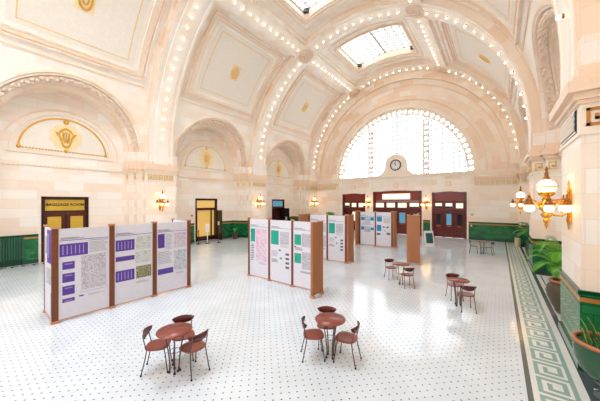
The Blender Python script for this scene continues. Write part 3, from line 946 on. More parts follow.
# ============================================================ WALL LANTERNS
def lantern():
    o = empty('wall_lantern', '', 'wall lamp')
    # local: plate at x=0 against the wall, arm reaches toward +x
    m_ = MB()
    m_.box(0, .03, -.07, .07, -.34, .34, BRASS); m_.lathe([(.001, -.52), (.03, -.46), (.05, -.38), (.08, -.3), (.05, -.2), (.09, -.05), (.12, .02), (.08, .12), (.05, .25), (.07, .29), (.03, .40), (.05, .44), (.001, .54)], BRASS, 10, (.04, 0, 0), .45)
    m_.build('wall_plate', o)
    m_ = MB(); m_.tube([(.03, 0, -.12), (.14, 0, -.22), (.28, 0, -.2), (.36, 0, -.12)], .022, BRASS); m_.tube([(.03, 0, .1), (.16, 0, .12), (.36, 0, .1)], .018, BRASS)
    m_.tube([(.1, 0, -.2), (.16, 0, -.12), (.12, 0, -.05)], .012, BRASS, 6); m_.build('bracket_arm', o)
    cx_ = .38
    m_ = MB(); m_.lathe([(.001, -.52), (.02, -.48), (.035, -.44), (.02, -.40), (.05, -.36), (.06, -.29), (.03, -.29), (.08, -.24), (.10, -.2), (.05, -.15), (.12, -.08), (.16, 0), (.13, .05), (.05, .12), (.06, .18), (.13, .23), (.15, .26), (.13, .29)], BRASS, 16, (cx_, 0, 0))
    m_.build('central_body', o)
    m_ = MB(); m_.sphere((cx_, 0, .40), .16, GLOBE, 18, 12); g = m_.build('central_globe', o)
    m_ = MB(); m_.lathe([(.162, -.015), (.17, 0), (.162, .015)], BRASS, 20, (cx_, 0, .40))
    m_.lathe([(.07, .145), (.06, .17), (.04, .20), (.03, .27), (.05, .29), (.02, .29), (.03, .36), (.001, .44)], BRASSD, 12, (cx_, 0, .42))
    for a in range(4):
        t = a * pi / 2 + pi / 4; m_.tube([(cx_ + .165 * cos(q) * cos(t), .165 * cos(q) * sin(t), .40 + .165 * sin(q)) for q in [R(-60 + 15 * i) for i in range(9)]], .007, BRASS, 5)
    m_.build('globe_cage', g)
    ring = [(cx_ + .33 * cos(2 * pi * i / 24), .33 * sin(2 * pi * i / 24), .06) for i in range(24)]
    m_ = MB(); m_.tube(ring, .012, BRASS, 6, closed=True)
    for i in range(6):
        a = 2 * pi * (i + .5) / 6; c, s_ = cos(a), sin(a)
        m_.tube([(cx_ + .12 * c, .12 * s_, .0), (cx_ + .22 * c, .22 * s_, .10), (cx_ + .33 * c, .33 * s_, .10)], .012, BRASS, 6)
    m_.build('ring_frame', o)
    for i in range(6):
        a = 2 * pi * (i + .5) / 6; x, y = cx_ + .33 * cos(a), .33 * sin(a)
        m_ = MB(); m_.sphere((x, y, -.06), .085, GLOBE, 12, 8); gg = m_.build('side_globe', o)
        m_ = MB(); m_.lathe([(.07, .005), (.078, .03), (.06, .07), (.04, .10), (.055, .12), (.03, .15), (.012, .18), (.018, .20), (.001, .24)], BRASSD, 10, (x, y, 0)); m_.build('globe_cap', gg)
    return o
LZ = 3.0
lan = lantern(); lan.location = (WX(1, HW), Y0 - .12, LZ); lan.rotation_euler = (0, 0, pi)
lan['label'] = 'large lit brass wall lantern with glass globes on nearest right pier'; lan['group'] = 'brass globe lanterns'
GL = 'brass globe lanterns'
dup(lan, (WX(1, HW), ARCH[3], LZ), pi, 'lit brass globe lantern on second right pier, behind the largest one', GL)
dup(lan, (WX(-1, HW), ARCH[2] - .1, LZ), 0, 'lit brass lantern on left wall pier beside the nearest arch foot', GL)
dup(lan, (WX(-1, HW), ARCH[3] - .25, LZ), 0, 'lit brass lantern on left wall between the second and third niche', GL)
dup(lan, (WX(-1, HW), ARCH[4] - .35, LZ), 0, 'lit brass lantern at far left corner beside the end wall', GL)
dup(lan, (XC - 2.72, YE, LZ - .1), -pi / 2, 'lit brass lantern on end wall between left and central wooden doors', GL)
dup(lan, (XC + 2.72, YE, LZ - .1), -pi / 2, 'lit brass lantern on end wall between central and right wooden doors', GL)

# ============================================================ TABLES AND CHAIRS
def make_table(top_m):
    o = empty('bistro_table', '', 'table')
    m_ = MB(); m_.lathe([(.001, .735), (.27, .735), (.30, .742), (.302, .75), (.30, .758), (.001, .76)], top_m, 32); m_.build('tabletop', o)
    m_ = MB(); m_.lathe([(.12, .715), (.13, .72), (.13, .735), (.12, .735)], STEEL, 16); m_.build('top_plate', o)
    for i in range(4):
        a = pi / 4 + i * pi / 2; c, s = cos(a), sin(a)
        m_ = MB(); m_.tube([(.17 * c, .17 * s, .725), (.14 * c, .14 * s, .62), (.105 * c, .105 * s, .42), (.08 * c, .08 * s, .22), (.075 * c, .075 * s, .08), (.09 * c, .09 * s, .012)], .0125, STEEL, 7)
        l = m_.build('leg', o)
        m_ = MB(); m_.lathe([(.022, 0), (.022, .02), (.012, .03)], RUBBER, 8, (.09 * c, .09 * s, 0)); m_.build('foot_cap', l)
    m_ = MB(); m_.tube([(.10 * cos(2 * pi * i / 12), .10 * sin(2 * pi * i / 12), .38) for i in range(12)], .006, STEEL, 5, True); m_.build('leg_ring', o)
    return o
def make_chair(seat_m, back_m):
    o = empty('bistro_chair', '', 'chair')          # faces +Y
    m_ = MB()
    n = 28; out = []
    for i in range(n):
        t = 2 * pi * i / n; r = 1 / (abs(cos(t)) ** 3 + abs(sin(t)) ** 3) ** (1 / 3)
        out.append((.21 * r * cos(t) * (1 + .06 * sin(t)), .205 * r * sin(t)))
    rows = [[(x * k, y * k, z) for x, y in out] for k, z in ((.02, .428), (.96, .43), (1, .438), (1, .448), (.95, .456), (.7, .452), (.3, .447), (.01, .446))]
    m_.grid(rows, seat_m, closed=True); m_.build('seat', o)
    # curved half-moon back
    m_ = MB(); rows = []
    N = 16; ri, ro = .298, .313
    top = []
    for i in range(N + 1):
        q = -1 + 2 * i / N; a = q * R(42)
        zb = .725 + .005 - .130 * sqrt(max(0, 1 - q * q)); zt = .725 + .02 * (1 - q * q)
        zb = min(zb, zt - .012)
        def pt(r, z):
            lean = (z - .45) * .16
            return (r * sin(a), -.17 + .285 - r * cos(a) * 1.0 - lean, z)
        rows.append([pt(ri, zb), pt(ro, zb), pt(ro + .004, (zb + zt) / 2), pt(ro, zt), pt(ri, zt)])
    m_.grid(rows, back_m, closed=True); m_.face(rows[0], back_m); m_.face(rows[-1][::-1], back_m)
    m_.build('backrest', o)
    for sx in (-1, 1):
        m_ = MB(); m_.tube([(sx * .145, .13, .43), (sx * .16, .155, .3), (sx * .175, .19, .02), (sx * .178, .195, .008)], .0105, STEEL, 7); l = m_.build('leg', o)
        m_ = MB(); m_.lathe([(.017, 0), (.017, .02), (.011, .03)], RUBBER, 8, (sx * .178, .195, 0)); m_.build('foot_cap', l)
        m_ = MB(); m_.tube([(sx * .15, -.15, .44), (sx * .16, -.17, .3), (sx * .18, -.235, .008)], .0105, STEEL, 7); l = m_.build('leg', o)
        m_ = MB(); m_.lathe([(.017, 0), (.017, .02), (.011, .03)], RUBBER, 8, (sx * .18, -.235, 0)); m_.build('foot_cap', l)
        m_ = MB(); m_.tube([(sx * .15, -.15, .43), (sx * .155, -.175, .52), (sx * .155, -.20, .62), (sx * .15, -.210, .68), (sx * .148, -.214, .72)], .0095, STEEL, 7); m_.build('back_upright', o)
    m_ = MB(); m_.tube([(.145, .13, .425), (-.145, .13, .425), (-.15, -.15, .43), (.15, -.15, .43)], .009, STEEL, 6, True); m_.build('seat_frame', o)
    return o
t_proto = make_table(SEAT); c_proto = make_chair(SEAT, BACKM)
c_used = t_used = False
def place(kind, x, y, rz, label, group=None):
    global c_used, t_used
    if kind == 'c':
        if not c_used: c_used = True; o = c_proto; o.location = (x, y, 0); o.rotation_euler = (0, 0, rz); o['label'] = label; o['group'] = group; return o
        return dup(c_proto, (x, y, 0), rz, label, group)
    if not t_used: t_used = True; o = t_proto; o.location = (x, y, 0); o.rotation_euler = (0, 0, rz); o['label'] = label; o['group'] = group; return o
    return dup(t_proto, (x, y, 0), rz, label, group)
CH = 'bistro chairs around the small tables'; TB = 'small round bistro tables'
def face(x, y, bx_, by_):       # heading with the backrest at (bx,by)
    return atan2(x - bx_, -(y - by_)) if False else atan2(-(x - bx_), (y - by_))
SET = [
 ((-4.68, 2.40), 'round terracotta cafe table in the nearest set at lower left',
  [((-4.93, 1.93), (-5.16, 1.60), 'cafe chair at left of the nearest table, back turned left'),
   ((-4.22, 2.55), (-3.98, 2.42), 'cafe chair at right front of the nearest table, seen from behind'),
   ((-5.08, 2.85), (-5.30, 3.10), 'cafe chair tucked behind the nearest table, only its back showing above')]),
 ((-2.67, 4.50), 'round terracotta cafe table of the bottom centre set with three chairs',
  [((-3.03, 4.20), (-3.30, 4.00), 'cafe chair at left of the bottom centre table'),
   ((-2.25, 4.28), (-1.98, 4.25), 'cafe chair at right of the bottom centre table, light glinting on seat'),
   ((-2.93, 4.90), (-3.05, 5.15), 'cafe chair behind the bottom centre table, back showing over the top')]),
 ((-2.93, 10.1), 'round cafe table beside the lone brown display board end',
  [((-3.42, 9.75), (-3.62, 9.55), 'cafe chair at left of the table by the lone brown board'),
   ((-2.62, 9.25), (-2.50, 9.00), 'cafe chair in front right of the table by the lone brown board')]),
 ((-.97, 9.05), 'round cafe table on the right side of floor with bluish reflection on top',
  [((-1.15, 8.55), (-1.25, 8.30), 'x'), ((-.8, 8.6), (-.6, 8.4), 'x')]),
 ((-.80, 18.9), 'small distant cafe table in front of the green tiled end wall',
  [((-1.3, 18.6), (-1.5, 18.5), 'distant cafe chair at left of the table near the end wall'),
   ((-.5, 18.5), (-.3, 18.4), 'distant cafe chair at right of the table near the end wall')]),
]
import mathutils
F_, TH_, CX_, CY_, H_ = 261.8, R(37.2), 300.3, 202.13, 3.07
def floor_at(px, py, z):        # point at height z under a measured direction
    d = (H_ - z) * F_ / (py - CY_); r = (px - CX_) / F_ * d
    return r * cos(TH_) - d * sin(TH_), r * sin(TH_) + d * cos(TH_)
CHP = [ # (direction of the backrest, heading in degrees), label
 [((145, 332.5), 52, 'cafe chair at left of the nearest table, its back turned to the left'),
  ((198, 335), 182, 'cafe chair at right front of the nearest table, seen from behind'),
  ((183.3, 318), 331, 'cafe chair tucked behind the nearest table, only its back rising above')],
 [((305.6, 322), 41, 'cafe chair at left of the bottom centre table'),
  ((352, 326), 188, 'cafe chair at right of the bottom centre table, light glinting on its seat'),
  ((327, 308.8), 301, 'cafe chair behind the bottom centre table, back rising over the top')],
 [((388.7, 260.0), 313, 'cafe chair at left of the table by the lone brown board'),
  ((408, 268.3), 128, 'cafe chair in front right of the table by the lone brown board')],
 [((451.8, 275.0), 298, 'cafe chair at left behind the table on the right side of the floor'),
  ((466.4, 285.8), 112, 'cafe chair at front right of the table on the right side of the floor')],
 [((469.5, 241.3), 4, 'distant cafe chair at left of the table near the end wall'),
  ((486, 242.5), 165, 'distant cafe chair at right of the table near the end wall')]]
for (tp, tl, _), chs in zip(SET, CHP):
    place('t', tp[0], tp[1], .3, tl, TB)
    for b_, hd, lab in chs:
        bx_, by_ = floor_at(*b_, .69); hd = R(hd)
        sx, sy = bx_ + .22 * cos(hd), by_ + .22 * sin(hd)
        for _k in range(40):        # draw the chair back until its seat clears the table legs
            if sqrt((sx - tp[0]) ** 2 + (sy - tp[1]) ** 2) > .32: break
            sx -= .01 * cos(hd); sy -= .01 * sin(hd)
        place('c', sx, sy, hd - pi / 2, lab, CH)

# ============================================================ DISPLAY BOARDS
PH = 2.42
def panel(parent, p0, p1, art, n_side, back=False):
    """ white panel from p0 to p1 (xy), art drawn on the side given by n_side (+1 = left of p0->p1 direction ... ) """
    p0 = Vector((*p0, 0)); p1 = Vector((*p1, 0)); u = (p1 - p0); L = u.length; u.normalize()
    nrm = Vector((u.y, -u.x, 0)) * n_side
    m_ = MB(); o = p0 + u * .05 - nrm * .02 + Vector((0, 0, .06)); m_.obox(o, u * (L - .1), nrm * .04, (0, 0, PH - .10), WHITE)
    po = m_.build('board_panel', parent)
    W, H = L - .1, PH - .10; org = p0 + u * .05 + nrm * .0205 + Vector((0, 0, .06))
    m_ = MB(); m_.obox(p0 + u * .03 - nrm * .022 + Vector((0, 0, .045)), u * (L - .06), nrm * .044, (0, 0, .025), COPPER); m_.build('bottom_rail', po)
    if art:
        g = MB()
        def rc(a, b, c, d, m, lift=.003): # a,b across 0..1, c,d from the top 0..1
            g.obox(org + u * (a * W) + Vector((0, 0, (1 - d) * H)), u * ((b - a) * W), nrm * lift, (0, 0, (d - c) * H), m)
        art(rc); g.build('printed_graphics', po)
    return po
def post(parent, p, u, w=.11, t=.07):
    u = Vector((*u, 0)).normalized(); n = Vector((-u.y, u.x, 0)); p = Vector((*p, 0))
    m_ = MB(); m_.obox(p - u * w / 2 - n * t / 2 + Vector((0, 0, .04)), u * w, n * t, (0, 0, PH - .04), POST); po = m_.build('post', parent)
    m_ = MB()
    m_.obox(p - u * (w / 2 + .012) - n * (t / 2 + .012) + Vector((0, 0, PH - .03)), u * (w + .024), n * (t + .024), (0, 0, .05), COPPER)
    m_.build('corner_bracket', po); m_ = MB()
    m_.obox(p - u * (w / 2 + .015) - n * (t / 2 + .03), u * (w + .03), n * (t + .06), (0, 0, .06), COPPER)
    m_.build('base_bracket', po)
def lines(rc, a, b, c, d, n, m=None, seed=1):
    r = random.Random(seed); h = (d - c) / n
    for i in range(n): rc(a, a + (b - a) * (.7 + .3 * r.random()), c + i * h, c + i * h + h * .42, m or INKL)
def p_head(rc, m): rc(.03, .97, .128, .134, m); lines(rc, .05, .5, .10, .125, 2, INK)
def artA1(rc):
    p_head(rc, PURPLE); rc(.03, .55, .17, .31, PURPLE)
    for i in range(6): rc(.08 + i * .075, .10 + i * .075, .19, .29, PURPLEL, .004)
    rc(.56, .95, .145, .155, INKL); lines(rc, .58, .97, .17, .30, 8)
    for c, d in ((.37, .455), (.50, .60), (.64, .74), (.78, .82)):
        rc(.08, .30, c, d, PURPLE); rc(.12, .26, c + .02, c + .03, PURPLEL, .004)
    rc(.42, .92, .32, .72, MAPG); rc(.40, .95, .74, .745, INKL); rc(.38, .47, .775, .79, PURPLE); lines(rc, .55, .9, .78, .80, 2)
def artA2(rc):
    p_head(rc, PURPLE); rc(.04, .50, .19, .33, PURPLE); rc(.04, .50, .40, .46, PURPLE); rc(.04, .50, .58, .72, PURPLE)
    for i in range(5): rc(.09 + i * .08, .11 + i * .08, .21, .31, PURPLEL, .004); rc(.09 + i * .08, .11 + i * .08, .60, .70, PURPLEL, .004)
    rc(.54, .93, .16, .34, MAPY); rc(.52, .93, .36, .52, MAPY); rc(.54, .95, .56, .72, PHOTO); lines(rc, .55, .9, .76, .79, 3)
def artA3(rc):
    p_head(rc, PURPLE); rc(.05, .25, .16, .36, PURPLE); lines(rc, .28, .5, .17, .40, 12); lines(rc, .05, .5, .42, .60, 8); rc(.05, .52, .66, .74, PURPLE)
    rc(.55, .95, .16, .38, MAPR); rc(.55, .95, .42, .72, MAPT); lines(rc, .6, .9, .75, .78, 3)
def artA4(rc):
    rc(.30, .95, .02, .40, PURPLE); rc(.38, .5, .06, .34, PURPLEL, .004); rc(.2, .72, .46, .64, MAPK); rc(.72, .97, .72, .97, PURPLE); rc(.1, .3, .1, .3, INKL)
def artB1(rc):
    p_head(rc, TEAL); rc(.05, .30, .17, .40, TEAL); rc(.34, .92, .17, .72, MAPP); lines(rc, .08, .27, .44, .74, 10, INK); lines(rc, .5, .9, .74, .78, 3)
def artB2(rc):
    p_head(rc, TEAL); rc(.05, .42, .17, .40, TEAL); rc(.48, .90, .18, .38, MAPK); lines(rc, .5, .9, .39, .44, 3); rc(.42, .52, .47, .50, TEAL); rc(.48, .58, .60, .63, TEAL)
    lines(rc, .08, .4, .50, .60, 5, INKL); lines(rc, .08, .4, .64, .70, 3, INK)
    for c in (.52, .59, .66, .73): rc(.74, .90, c, c + .035, INK)
def artB3(rc):
    p_head(rc, TEAL); rc(.05, .33, .20, .36, TEAL); rc(.05, .33, .49, .64, TEAL); rc(.36, .96, .18, .38, MAPK); rc(.36, .96, .46, .72, MAPK); lines(rc, .08, .4, .40, .45, 3, INK)
    rc(.05, .12, .38, .40, INK); rc(.3, .9, .75, .78, INKL)
def artD1(rc):
    p_head(rc, BLUE); rc(.05, .30, .16, .26, BLUE); rc(.7, .95, .16, .26, BLUE); rc(.3, .68, .15, .34, MAPB); rc(.05, .28, .45, .55, BLUE); rc(.72, .95, .47, .55, BLUE); rc(.25, .7, .45, .62, MAPB); lines(rc, .1, .9, .34, .42, 4)
def artD2(rc):
    p_head(rc, BLUE); rc(.05, .40, .14, .28, BLUE); rc(.05, .36, .38, .56, BLUE); rc(.5, .92, .16, .32, MAPG); rc(.45, .6, .42, .46, INK); rc(.68, .84, .42, .46, INK); rc(.05, .3, .62, .68, INK); rc(.7, .95, .60, .66, INK); rc(.5, .65, .52, .56, TEALL)
def brown_wing(parent, p0, p1):
    p0 = Vector((*p0, 0)); p1 = Vector((*p1, 0)); u = (p1 - p0); L = u.length; u.normalize(); n = Vector((-u.y, u.x, 0))
    m_ = MB(); m_.obox(p0 - n * .04 + Vector((0, 0, .09)), u * L, n * .08, (0, 0, PH - .09), BOARDB); w = m_.build('brown_end_board', parent)
    for q in (0, L - .1):
        m_ = MB(); m_.obox(p0 + u * q - n * .07, u * .10, n * .14, (0, 0, .09), COPPER); m_.build('base_bracket', w)
        m_ = MB(); m_.obox(p0 + u * q - n * .05 + Vector((0, 0, PH - .01)), u * .1, n * .1, (0, 0, .04), COPPER); m_.build('corner_bracket', w)
def local(pts, o): return [(x - o[0], y - o[1]) for x, y in pts]
# A: long box of purple boards, front along Y at x=-8.95, end toward the camera
oA = (-9.5, 3.3)
A = empty('display_board', 'long free-standing display of white panels with purple posters at left', 'display board', (*oA, 0), 0)
ys = [1.52, 2.74, 3.92, 5.10]; xa, xb = -8.95 - oA[0], -10.08 - oA[0]
for i, art in enumerate((artA1, artA2, artA3)):
    panel(A, (xa, ys[i] - oA[1]), (xa, ys[i + 1] - oA[1]), art, 1)
panel(A, (xb, ys[0] - oA[1]), (xa, ys[0] - oA[1]), artA4, 1)
panel(A, (xa, ys[3] - oA[1]), (xb, ys[3] - oA[1]), None, 1)
for y in ys:
    post(A, (xa, y - oA[1]), (0, 1), .13)
for y in (ys[0], ys[3]): post(A, (xb, y - oA[1]), (0, 1), .05)
# B: three teal boards facing the camera, brown wing at the right end
def row_display(name_label, pts, arts, side, wing=None, wing2=None, o=None):
    o = o or pts[0]; D = empty('display_board', name_label, 'display board', (*o, 0), 0)
    L = local(pts, o)
    for i, art in enumerate(arts): panel(D, L[i], L[i + 1], art, side)
    d = Vector(L[1]) - Vector(L[0])
    for p in L: post(D, p, d, .09)
    for w in (wing, wing2):
        if w: brown_wing(D, *local(w, o))
    return D
row_display('display of three white panels with teal posters and brown end board at centre', [(-8.30, 7.42), (-7.14, 7.42), (-5.98, 7.42), (-4.82, 7.42)], (artB1, artB2, artB3), 1,
            ((-4.74, 6.84), (-4.74, 7.46)), None, (-6.56, 7.42))
row_display('display with teal posters standing just behind the central teal one', [(-8.35, 11.85), (-7.20, 11.85), (-6.12, 11.85)], (artB3, artB2), 1,
            ((-6.02, 11.82), (-6.02, 12.45)), ((-8.43, 11.0), (-8.43, 11.8)), (-7.2, 11.85))
row_display('distant display of two white panels with bright blue posters', [(-8.02, 17.7), (-6.86, 17.7), (-5.72, 17.7)], (artD1, artD2), 1,
            ((-5.62, 17.66), (-5.62, 18.3)), ((-8.12, 17.2), (-8.12, 17.7)), (-6.86, 17.7))
row_display('display seen end-on as a lone tall brown board right of centre', [(-3.60, 13.8), (-3.66, 15.0), (-3.72, 16.1)], (None, None), 1,
            ((-3.66, 13.62), (-3.07, 13.68)), None, (-3.6, 14.9))

# ============================================================ PLANTS AND POTS
def pot(name, prof, m, rim_m, rim, loc, label, n=32):
    o = empty(name, label, 'potted plant', loc)
    mb = MB(); mb.lathe(prof, m, n); po = mb.build('pot', o)
    mb = MB(); mb.lathe(rim + [rim[0]], rim_m, n, cap=False); mb.build('rim', po)
    mb = MB(); mb.lathe([(rim[0][0] - .02, rim[0][1] - .03), (.001, rim[0][1] - .01)], SOIL, 20); mb.build('soil', o)
    return o
def frond(root, base, ang, L, rise, droop, nl=22, lw=.022, ll=.26, m=LEAF):
    mb = MB(); pts = []
    N = 16
    for i in range(N + 1):
        q = i / N; hx = L * (q ** 1.15) * .85; z = rise * sin(q * pi * .62) - droop * q ** 3
        pts.append(Vector((base[0] + hx * cos(ang), base[1] + hx * sin(ang), base[2] + z)))
    mb.tube(pts, [.010 * (1 - .8 * i / N) + .002 for i in range(N + 1)], m, 5)
    side = Vector((-sin(ang), cos(ang), 0))
    for k in range(nl):
        q = .22 + .78 * k / nl; f = q * N; i = min(N - 1, int(f)); p = pts[i].lerp(pts[i + 1], f - i); t = (pts[i + 1] - pts[i]).normalized()
        l = ll * (sin(pi * min(1, .18 + q * .8)) * .8 + .2)
        for sg in (-1, 1):
            d = (t * .62 + side * sg * .8 + Vector((0, 0, .12))).normalized(); w = t.cross(d).cross(d).normalized() * lw / 2
            mid = p + d * l * .5; tip = p + d * l - Vector((0, 0, l * .22)); up = Vector((0, 0, .004))
            mb.face([p - w * .4, mid - w, tip, mid + w, p + w * .4], m)
    mb.build('frond', root)
# urn with a palm in the niche between the first and second right piers
ur = [(.20, 0), (.24, .02), (.34, .22), (.43, .45), (.46, .60), (.43, .74), (.35, .84), (.33, .87)]
u = pot('potted_palm', ur, POTB, POTR, [(.33, .86), (.40, .87), (.41, .91), (.38, .93), (.32, .92)], (1.50, 10.1, 0), 'palm with long arching fronds in a big brown glazed urn')
rnd = random.Random(5)
for i, (a, L, rs) in enumerate([(150, 1.1, 1.1), (172, 1.15, .8), (200, .95, .65), (120, 1.3, 1.15), (95, 1.3, 1.0), (235, .6, .6), (70, 1.1, 1.2), (135, 1.4, .9), (225, .5, 1.0), (185, .7, 1.2), (105, 1.0, .5), (160, .6, 1.35)]):
    frond(u, (0, 0, .86), R(a), L, rs, .35, 30, .020, .34)
ur2 = [(.16, 0), (.19, .02), (.28, .2), (.36, .42), (.39, .60), (.36, .78), (.30, .90), (.29, .93)]
u2 = pot('potted_palm', ur2, POTG, POTG, [(.28, .92), (.34, .93), (.35, .97), (.33, .99), (.27, .98)], (1.48, 18.3, 0), 'palm in a pale green glazed urn beside the far right pier')
for i, (a, L, rs) in enumerate([(160, 1.1, .9), (190, 1.1, .8), (215, 1.0, .7), (130, 1.1, .8), (230, .9, .9), (105, .8, .8), (175, .9, 1.2), (205, .8, 1.2), (145, 1.2, .6)]):
    frond(u2, (0, 0, .9), R(a), L, rs, .3, 22, .035, .30, LEAFD)
# second palm in the niche nearer the second pier (the yellow-green one)
# bowl with snake plants at the lower right
bw = [(.17, .0), (.20, .02), (.34, .16), (.41, .34), (.42, .48), (.40, .58)]
u3 = pot('potted_snake_plant', bw, POTG, POTR, [(.39, .57), (.43, .575), (.44, .61), (.41, .63), (.37, .62)], (1.38, 6.12, .26), 'snake plant in a wide green glazed bowl with terracotta rim, lower right')
mb = MB(); mb.lathe([(.17, -.255), (.19, -.25), (.19, -.22), (.12, -.18), (.12, -.06), (.18, -.02), (.18, 0)], GREYD, 20); mb.build('foot_stand', u3)
rnd = random.Random(11)
for i in range(40):
    a = rnd.random() * 2 * pi; r = rnd.random() ** .5 * .30; h = .14 + rnd.random() * .20; x, y = r * cos(a), r * sin(a)
    lean = Vector((cos(a), sin(a), 0)) * (.05 + .12 * rnd.random()); w = Vector((-sin(a + i), cos(a + i), 0)) * .034
    mb = MB(); N = 6; L_ = []; Rr = []; L2 = []; R2 = []
    for k in range(N + 1):
        q = k / N; c = Vector((x, y, .58)) + lean * q * q + Vector((0, 0, h * q)); ww = (1 - q ** 3) * (.6 + .8 * q * (1 - q) * 2)
        nn = w.cross(Vector((0, 0, 1))).normalized() * .004
        L_.append([c - w * ww, c - w * ww * .86 + nn, c + w * ww * .86 + nn, c + w * ww])
    mb.grid([[r_[1], r_[2]] for r_ in L_], SNAKE); mb.grid([[r_[0], r_[1]] for r_ in L_], SNAKEE); mb.grid([[r_[2], r_[3]] for r_ in L_], SNAKEE)
    mb.build('blade_leaf', u3)
# small terracotta pot plant by the left wall
u4 = pot('potted_plant', [(.16, 0), (.18, .02), (.23, .35), (.24, .42)], POTT, POTT, [(.23, .42), (.265, .43), (.265, .49), (.22, .49)], (-17.55, 14.1, 0), 'small leafy plant in a dark terracotta pot by green tiled left wall')
for i in range(12):
    frond(u4, (0, 0, .45), R(i * 31), .22, .42, .05, 8, .05, .12, LEAF)
# box hedge planter at the left part of the end wall
o = empty('planter_box', 'tall white planter topped with clipped green plant near the far left corner', 'planter', (-14.2, 23.9, 0))
mb = MB(); mb.box(-.42, .42, -.22, .22, 0, 1.5, CARD); mb.box(-.45, .45, -.25, .25, 1.46, 1.54, CARD); mb.build('planter', o)
mb = MB(); rnd = random.Random(2)
for i in range(420):
    x, y, z = rnd.uniform(-.42, .42), rnd.uniform(-.22, .22), rnd.uniform(1.54, 1.98); d = Vector((rnd.uniform(-1, 1), rnd.uniform(-1, 1), rnd.uniform(0, 1))).normalized() * .09; w = d.orthogonal().normalized() * .03; p = Vector((x, y, z))
    mb.face([p, p + d * .5 + w, p + d, p + d * .5 - w], LEAF if i % 2 else LEAFD)
mb.box(-.38, .38, -.18, .18, 1.54, 1.9, LEAFD); mb.build('foliage', o)

# ============================================================ SMALL THINGS
# radiator on the left wall
rad = empty('radiator', 'dark green finned radiator on the tiled left wall at picture edge', 'radiator', (WX(-1, NB) + .05, 1.05, 0))
mb = MB()
for i in range(22):
    y = -.95 + i * .088; mb.box(.03, .17, y, y + .05, .33, 1.36, mat('radiator_green', (52, 108, 80), .35))
mb.build('fins', rad)
mb = MB(); mb.box(.0, .14, -.97, .97, .29, .36, TILEBASE); mb.box(.0, .14, -.97, .97, 1.33, 1.40, TILEBASE); mb.box(.0, .03, -.97, .97, .3, 1.38, DARK); mb.build('manifold', rad)
mb = MB(); mb.tube([(.08, .9, .3), (.08, .9, .006)], .02, TILEBASE); mb.tube([(.08, -.9, .3), (.08, -.9, .006)], .02, TILEBASE); mb.build('pipe', rad)
# A-frame sign near the middle
sg_ = empty('a_frame_sign', 'small white A-frame sign with dark face beyond the lone brown board', 'sign', (-4.05, 20.6, 0), R(35))
for s_ in (-1, 1):
    mb = MB(); a = .28 * s_; mb.obox((-.3, a, 0), (.6, 0, 0), (0, -a * .86, 1.0), (0, .03, 0), CARD); l = mb.build('board_leaf', sg_)
    if s_ < 0:
        mb = MB(); mb.obox((-.24, a - .004 + .04, .15), (.48, 0, 0), (0, -a * .6, .7), (0, -.012, 0), mat('dark_teal_face', (30, 84, 92), .4)); mb.build('sign_face', l)
mb = MB(); mb.tube([(-.29, 0, .98), (.29, 0, .98)], .02, STEEL, 6); mb.build('hinge', sg_)
# bin at the right end of the hall
bn = empty('litter_bin', 'small beige round bin with black top against the far right wall', 'bin', (1.02, 23.55, 0))
mb = MB(); mb.lathe([(.16, 0), (.17, .02), (.17, .60), (.165, .62)], mat('beige_metal', (206, 190, 158), .35), 20); mb.build('bin_body', bn)
mb = MB(); mb.lathe([(.175, .62), (.18, .66), (.15, .78), (.10, .84), (.001, .85)], DARK, 20); mb.build('bin_lid', bn)
# sign post and barrier posts beside the open left door
sp = empty('sign_stand', 'white notice stand in front of the open doorway on the left wall', 'sign stand', (-17.3, 11.35, 0), 0)
mb = MB(); mb.lathe([(.18, 0), (.18, .03), (.03, .05)], DARK, 16); mb.build('base', sp)
mb = MB(); mb.tube([(0, 0, .04), (0, 0, 1.2)], .03, CARD, 8); mb.build('post', sp)
mb = MB(); mb.box(-.02, .02, -.14, .14, .85, 1.45, CARD); mb.build('notice_board', sp)
def barrier():
    o = empty('barrier_post', '', 'barrier post')
    mb = MB(); mb.lathe([(.17, 0), (.17, .02), (.03, .04)], DARK, 14); mb.build('base', o)
    mb = MB(); mb.tube([(0, 0, .03), (0, 0, .95)], .028, DARK, 8); mb.build('post', o)
    mb = MB(); mb.lathe([(.04, .93), (.04, 1.0), (.02, 1.02)], DARK, 10); mb.build('cap', o)
    return o
b1 = barrier(); b1.location = (-16.9, 12.05, 0); b1['label'] = 'black barrier post standing right of the white notice stand'; b1['group'] = 'black barrier posts'
dup(b1, (-17.5, 10.75, 0), 0, 'black barrier post standing left of the white notice stand', 'black barrier posts')
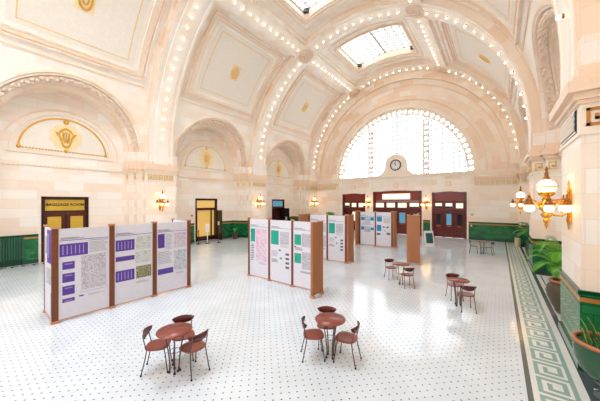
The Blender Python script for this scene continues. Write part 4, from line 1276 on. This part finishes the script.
# dark frame chair at the left of the doorway
ra = empty('metal_rack', 'low dark metal rack against green tile left of the open doorway', 'rack', (-18.15, 10.1, 0))
mb = MB()
for x in (-.15, .15):
    for y in (-.35, .35): mb.tube([(x, y, 0), (x, y, .95)], .02, DARK, 6)
mb.build('frame', ra)
mb = MB()
for z in (.3, .9): mb.box(-.17, .17, -.37, .37, z, z + .03, DARK)
mb.build('shelf', ra)
# small wall fixtures
def wall_box(name, label, cat, loc, dims, m, group=None):
    mb = MB(); x, y, z = dims; mb.box(-x / 2, x / 2, -y / 2, y / 2, -z / 2, z / 2, m); mb.box(-x * .35, x * .35, -y * .62, y * .62, -z * .3, z * .3, CARD)
    o = mb.build(name, None, loc); tag(o, label, cat, group)
wall_box('fire_alarm', 'small red fire alarm box on end wall right of the right wooden door', 'alarm', (XC + 6.15, YE - .04, 2.05), (.14, .07, .16), mat('alarm_red', (150, 40, 40), .4))
wall_box('wall_switch', 'small red box on end wall tile right of the right wooden door', 'switch', (XC + 6.1, YE - .08, 1.15), (.14, .06, .2), mat('switch_red', (190, 90, 80), .4))
wall_box('fire_alarm', 'tiny red box on left wall beside the open doorway', 'alarm', (WX(-1, NB) + .03, 10.85, 2.05), (.06, .12, .14), mat('alarm_red', (150, 40, 40), .4))

# ============================================================ LIGHT, CAMERA
w = bpy.data.worlds.new('World'); bpy.context.scene.world = w; w.use_nodes = True
w.node_tree.nodes['Background'].inputs[0].default_value = (.93, .96, 1, 1); w.node_tree.nodes['Background'].inputs[1].default_value = 1.0
cam = bpy.data.cameras.new('Camera'); co = bpy.data.objects.new('Camera', cam); C.objects.link(co)
cam.sensor_fit = 'HORIZONTAL'; cam.sensor_width = 36; cam.lens = 36 * F_ / 600
cam.shift_x = -(CX_ - 300) / 600; cam.shift_y = (CY_ - 200.5) / 600
cam.clip_start = .05; cam.clip_end = 200
co.location = (0, 0, H_); co.rotation_euler = (pi / 2, 0, TH_)
sc = bpy.context.scene; sc.camera = co
sc.view_settings.view_transform = 'Standard'; sc.view_settings.look = 'None'; sc.view_settings.exposure = 1.12; sc.view_settings.gamma = 1
sc.view_settings.use_curve_mapping = False
sc.cycles.max_bounces = 12; sc.cycles.diffuse_bounces = 8
